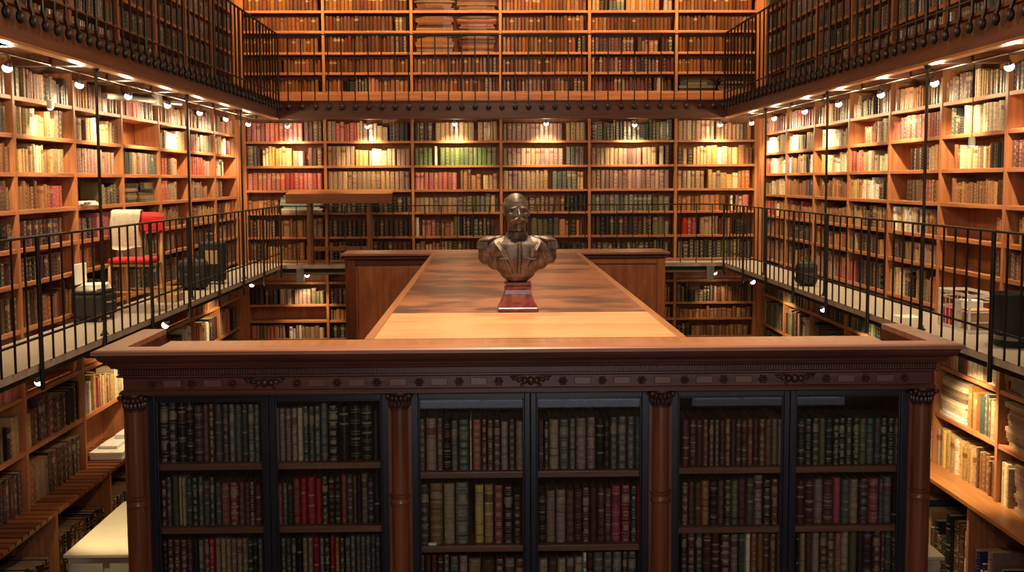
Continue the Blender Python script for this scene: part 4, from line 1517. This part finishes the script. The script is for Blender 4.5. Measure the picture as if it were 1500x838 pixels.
# suitcase
o = thing('suitcase', 'tall black suitcase standing on the left walkway near the far bags', 'suitcase', (-4.02, 15.1, .001))
MB().box(-4.24, 15.0, .04, -3.90, 15.24, .62).build('shell', M_blackp, o, bevel=.03)
MB().tube([(-4.15, 15.12, .62), (-4.15, 15.12, .74), (-3.99, 15.12, .74), (-3.99, 15.12, .62)], .009, 6).build('pull_handle', M_grey, o)
for xx in (-4.2, -3.94):
    MB().tube([(xx - .012, 15.12, .022), (xx + .012, 15.12, .022)], .021, 10).build('wheel', M_grey, o)
MB().box(-4.17, 14.985, .30, -3.97, 14.999, .50).build('tan_patch', M_card, o, bevel=.004)
# white wire crate
o = thing('crate', 'white plastic crate with a lattice front on the right walkway', 'crate', (4.72, 10.1, .001))
cx0, cx1, cy0, cy1, ch_ = 4.62, 4.92, 9.72, 10.40, .38
fr_ = MB()
for xx in (cx0, cx1 - .02):
    for yy in (cy0, cy1 - .02):
        fr_.box(xx, yy, .002, xx + .02, yy + .02, ch_)
for z in (.002, .10, .20, .30, ch_ - .03):
    hgt = .03 if z in (.002, ch_ - .03) else .012
    for xx in (cx0, cx1 - .008):
        fr_.box(xx, cy0 + .021, z, xx + .008, cy1 - .021, z + hgt)
    for yy in (cy0, cy1 - .008):
        fr_.box(cx0 + .021, yy, z, cx1 - .021, yy + .008, z + hgt)
n_ = 8
for k in range(1, n_):
    yy = cy0 + (cy1 - cy0) * k / n_
    fr_.box(cx0 + .001, yy - .005, .03, cx0 + .007, yy + .005, ch_ - .03)
fr_.build('lattice', M_white, o)
MB().box(cx0 + .021, cy0 + .021, .003, cx1 - .021, cy1 - .021, .014).build('crate_floor', M_white, o)
for k, (c_, z_) in enumerate(((M_card, .22), (M_white, .29), (M_redc, .20))):
    yy = cy0 + .04 + k * .205
    q = MB().box(cx0 + .04, yy, .016, cx1 - .04, yy + .19, z_).build('file_box', c_, bevel=.004)
    tag(q, ('brown file box inside the white crate', 'tall white file box inside the white crate', 'small red file box inside the white crate')[k], 'box')
# black swivel-like bin next to it
o = thing('waste_bin', 'round black bin on the right walkway beside the white crate', 'bin', (4.70, 9.0, .001))
shade(MB().lathe([(.15, .002), (.155, .01), (.19, .44), (.20, .46), (.20, .475), (.185, .475), (.18, .46), (.145, .02)], (4.68, 9.0, 0), 28).build('bin_body', M_blackp, o), 40)
shade(MB().lathe([(.156, .06), (.162, .065), (.165, .10), (.158, .105)], (4.68, 9.0, 0), 28).build('bin_band', M_grey, o), 40)
o = MB().box(4.44, 10.85, .0015, 4.66, 11.12, .004).build('paper_sheet', M_white)
tag(o, 'single white sheet of paper lying on the right walkway floor', 'paper')
# white papers lying in a left bay
pp = MB()
for k in range(4):
    st = len(pp.v)
    pp.box(-.13, -.30, k * .013, .13, .30, k * .013 + .011)
    pp.xform(Matrix.Translation((XL - .14, 11.66 + .01 * k, 1.2385)) @ Matrix.Rotation(.1 * k - .1, 4, 'Z'), st)
o = pp.build('paper_pile', M_white)
tag(o, 'loose white papers lying on a dark shelf of the left wall', 'papers')
# reading desk on the back walkway
o = thing('reading_desk', 'narrow brown standing desk on the back walkway in front of the shelves', 'desk', (-2.7, 18.6, .001))
MB().box(-3.64, 18.40, 1.10, -1.74, 18.425, 1.275).build('front_board', M_desk, o, bevel=.004)
st = MB()
st.v += [(-3.64, 18.426, 1.255), (-1.74, 18.426, 1.255), (-1.74, 18.80, 1.33), (-3.64, 18.80, 1.33), (-3.64, 18.426, 1.275), (-1.74, 18.426, 1.275), (-1.74, 18.80, 1.35), (-3.64, 18.80, 1.35)]
for q in ((0, 3, 2, 1), (4, 5, 6, 7), (0, 1, 5, 4), (1, 2, 6, 5), (2, 3, 7, 6), (3, 0, 4, 7)):
    st.face(q)
st.build('sloped_top', M_desk, o)
for xx in (-3.24, -2.17):
    MB().box(xx - .03, 18.43, .003, xx + .03, 18.49, 1.254).build('leg', M_desk, o)
    MB().box(xx - .03, 18.72, .003, xx + .03, 18.78, 1.30).build('leg', M_desk, o)
MB().box(-3.209, 18.435, .25, -2.201, 18.475, .33).build('stretcher', M_desk, o)
# plan chests on the ground floor
for nm, x0, x1, y0, y1, z1 in (('left', -3.92, -3.15, 9.22, 10.80, -1.90), ('right', 3.40, 4.09, 8.92, 10.3, -1.90)):
    o = thing('display_case', 'low white display case on the ground floor on the %s of the glazed bookcase' % nm, 'display case', ((x0 + x1) / 2, (y0 + y1) / 2, ZF))
    MB().box(x0 + .03, y0 + .03, ZF + .12, x1 - .03, y1 - .03, z1 - .035).build('cabinet_body', M_chest, o, bevel=.006)
    MB().box(x0, y0, z1 - .034, x1, y1, z1).build('top', M_chest, o, bevel=.006)
    for k in range(2):
        xa = x0 + .06 + k * ((x1 - x0) / 2 - .03)
        MB().box(xa, y0 + .016, z1 - .36, xa + (x1 - x0) / 2 - .09, y0 + .029, z1 - .08).build('drawer_front', M_chest, o, bevel=.005)
    for xx in (x0 + .06, x1 - .06):
        for yy in (y0 + .06, y1 - .06):
            MB().box(xx - .025, yy - .025, ZF + .001, xx + .025, yy + .025, ZF + .119).build('leg', M_chest, o)
# white boxes on the slatted ledge
o = thing('archive_box', 'flat white archive box on the left slatted ledge beside the bookcase', 'box', (-4.42, 12.1, -1.679))
MB().box(-4.60, 11.64, -1.679, -4.23, 12.70, -1.60).build('box_body', M_white, o, bevel=.004)
MB().box(-4.607, 11.635, -1.625, -4.225, 12.705, -1.592).build('lid', M_white, o, bevel=.005)
for k, (yy, lab) in enumerate(((11.95, 'small stack of white papers on the flat white archive box'), (12.4, 'second stack of white papers farther back on the archive box'))):
    o = MB().box(-4.56 + .03 * k, yy - .16, -1.591, -4.34 + .03 * k, yy + .16, -1.555 + .02 * k).build('paper_stack', M_white, bevel=.006)
    tag(o, lab, 'papers')

# ------------------------------------------------------------------ world and view
wd = bpy.data.worlds.new('world')
S.world = wd
wd.use_nodes = True
wd.node_tree.nodes['Background'].inputs['Color'].default_value = (0.8, 0.75, 0.7, 1)
wd.node_tree.nodes['Background'].inputs['Strength'].default_value = 0.05
S.view_settings.view_transform = 'Standard'
S.view_settings.look = 'None'
S.view_settings.exposure = 0.7
S.view_settings.gamma = 1.0
S.view_settings.use_curve_mapping = False
S.cycles.use_denoising = True
S.cycles.max_bounces = 6
S.cycles.diffuse_bounces = 4
S.cycles.transparent_max_bounces = 12
S.cycles.sample_clamp_indirect = 6.0
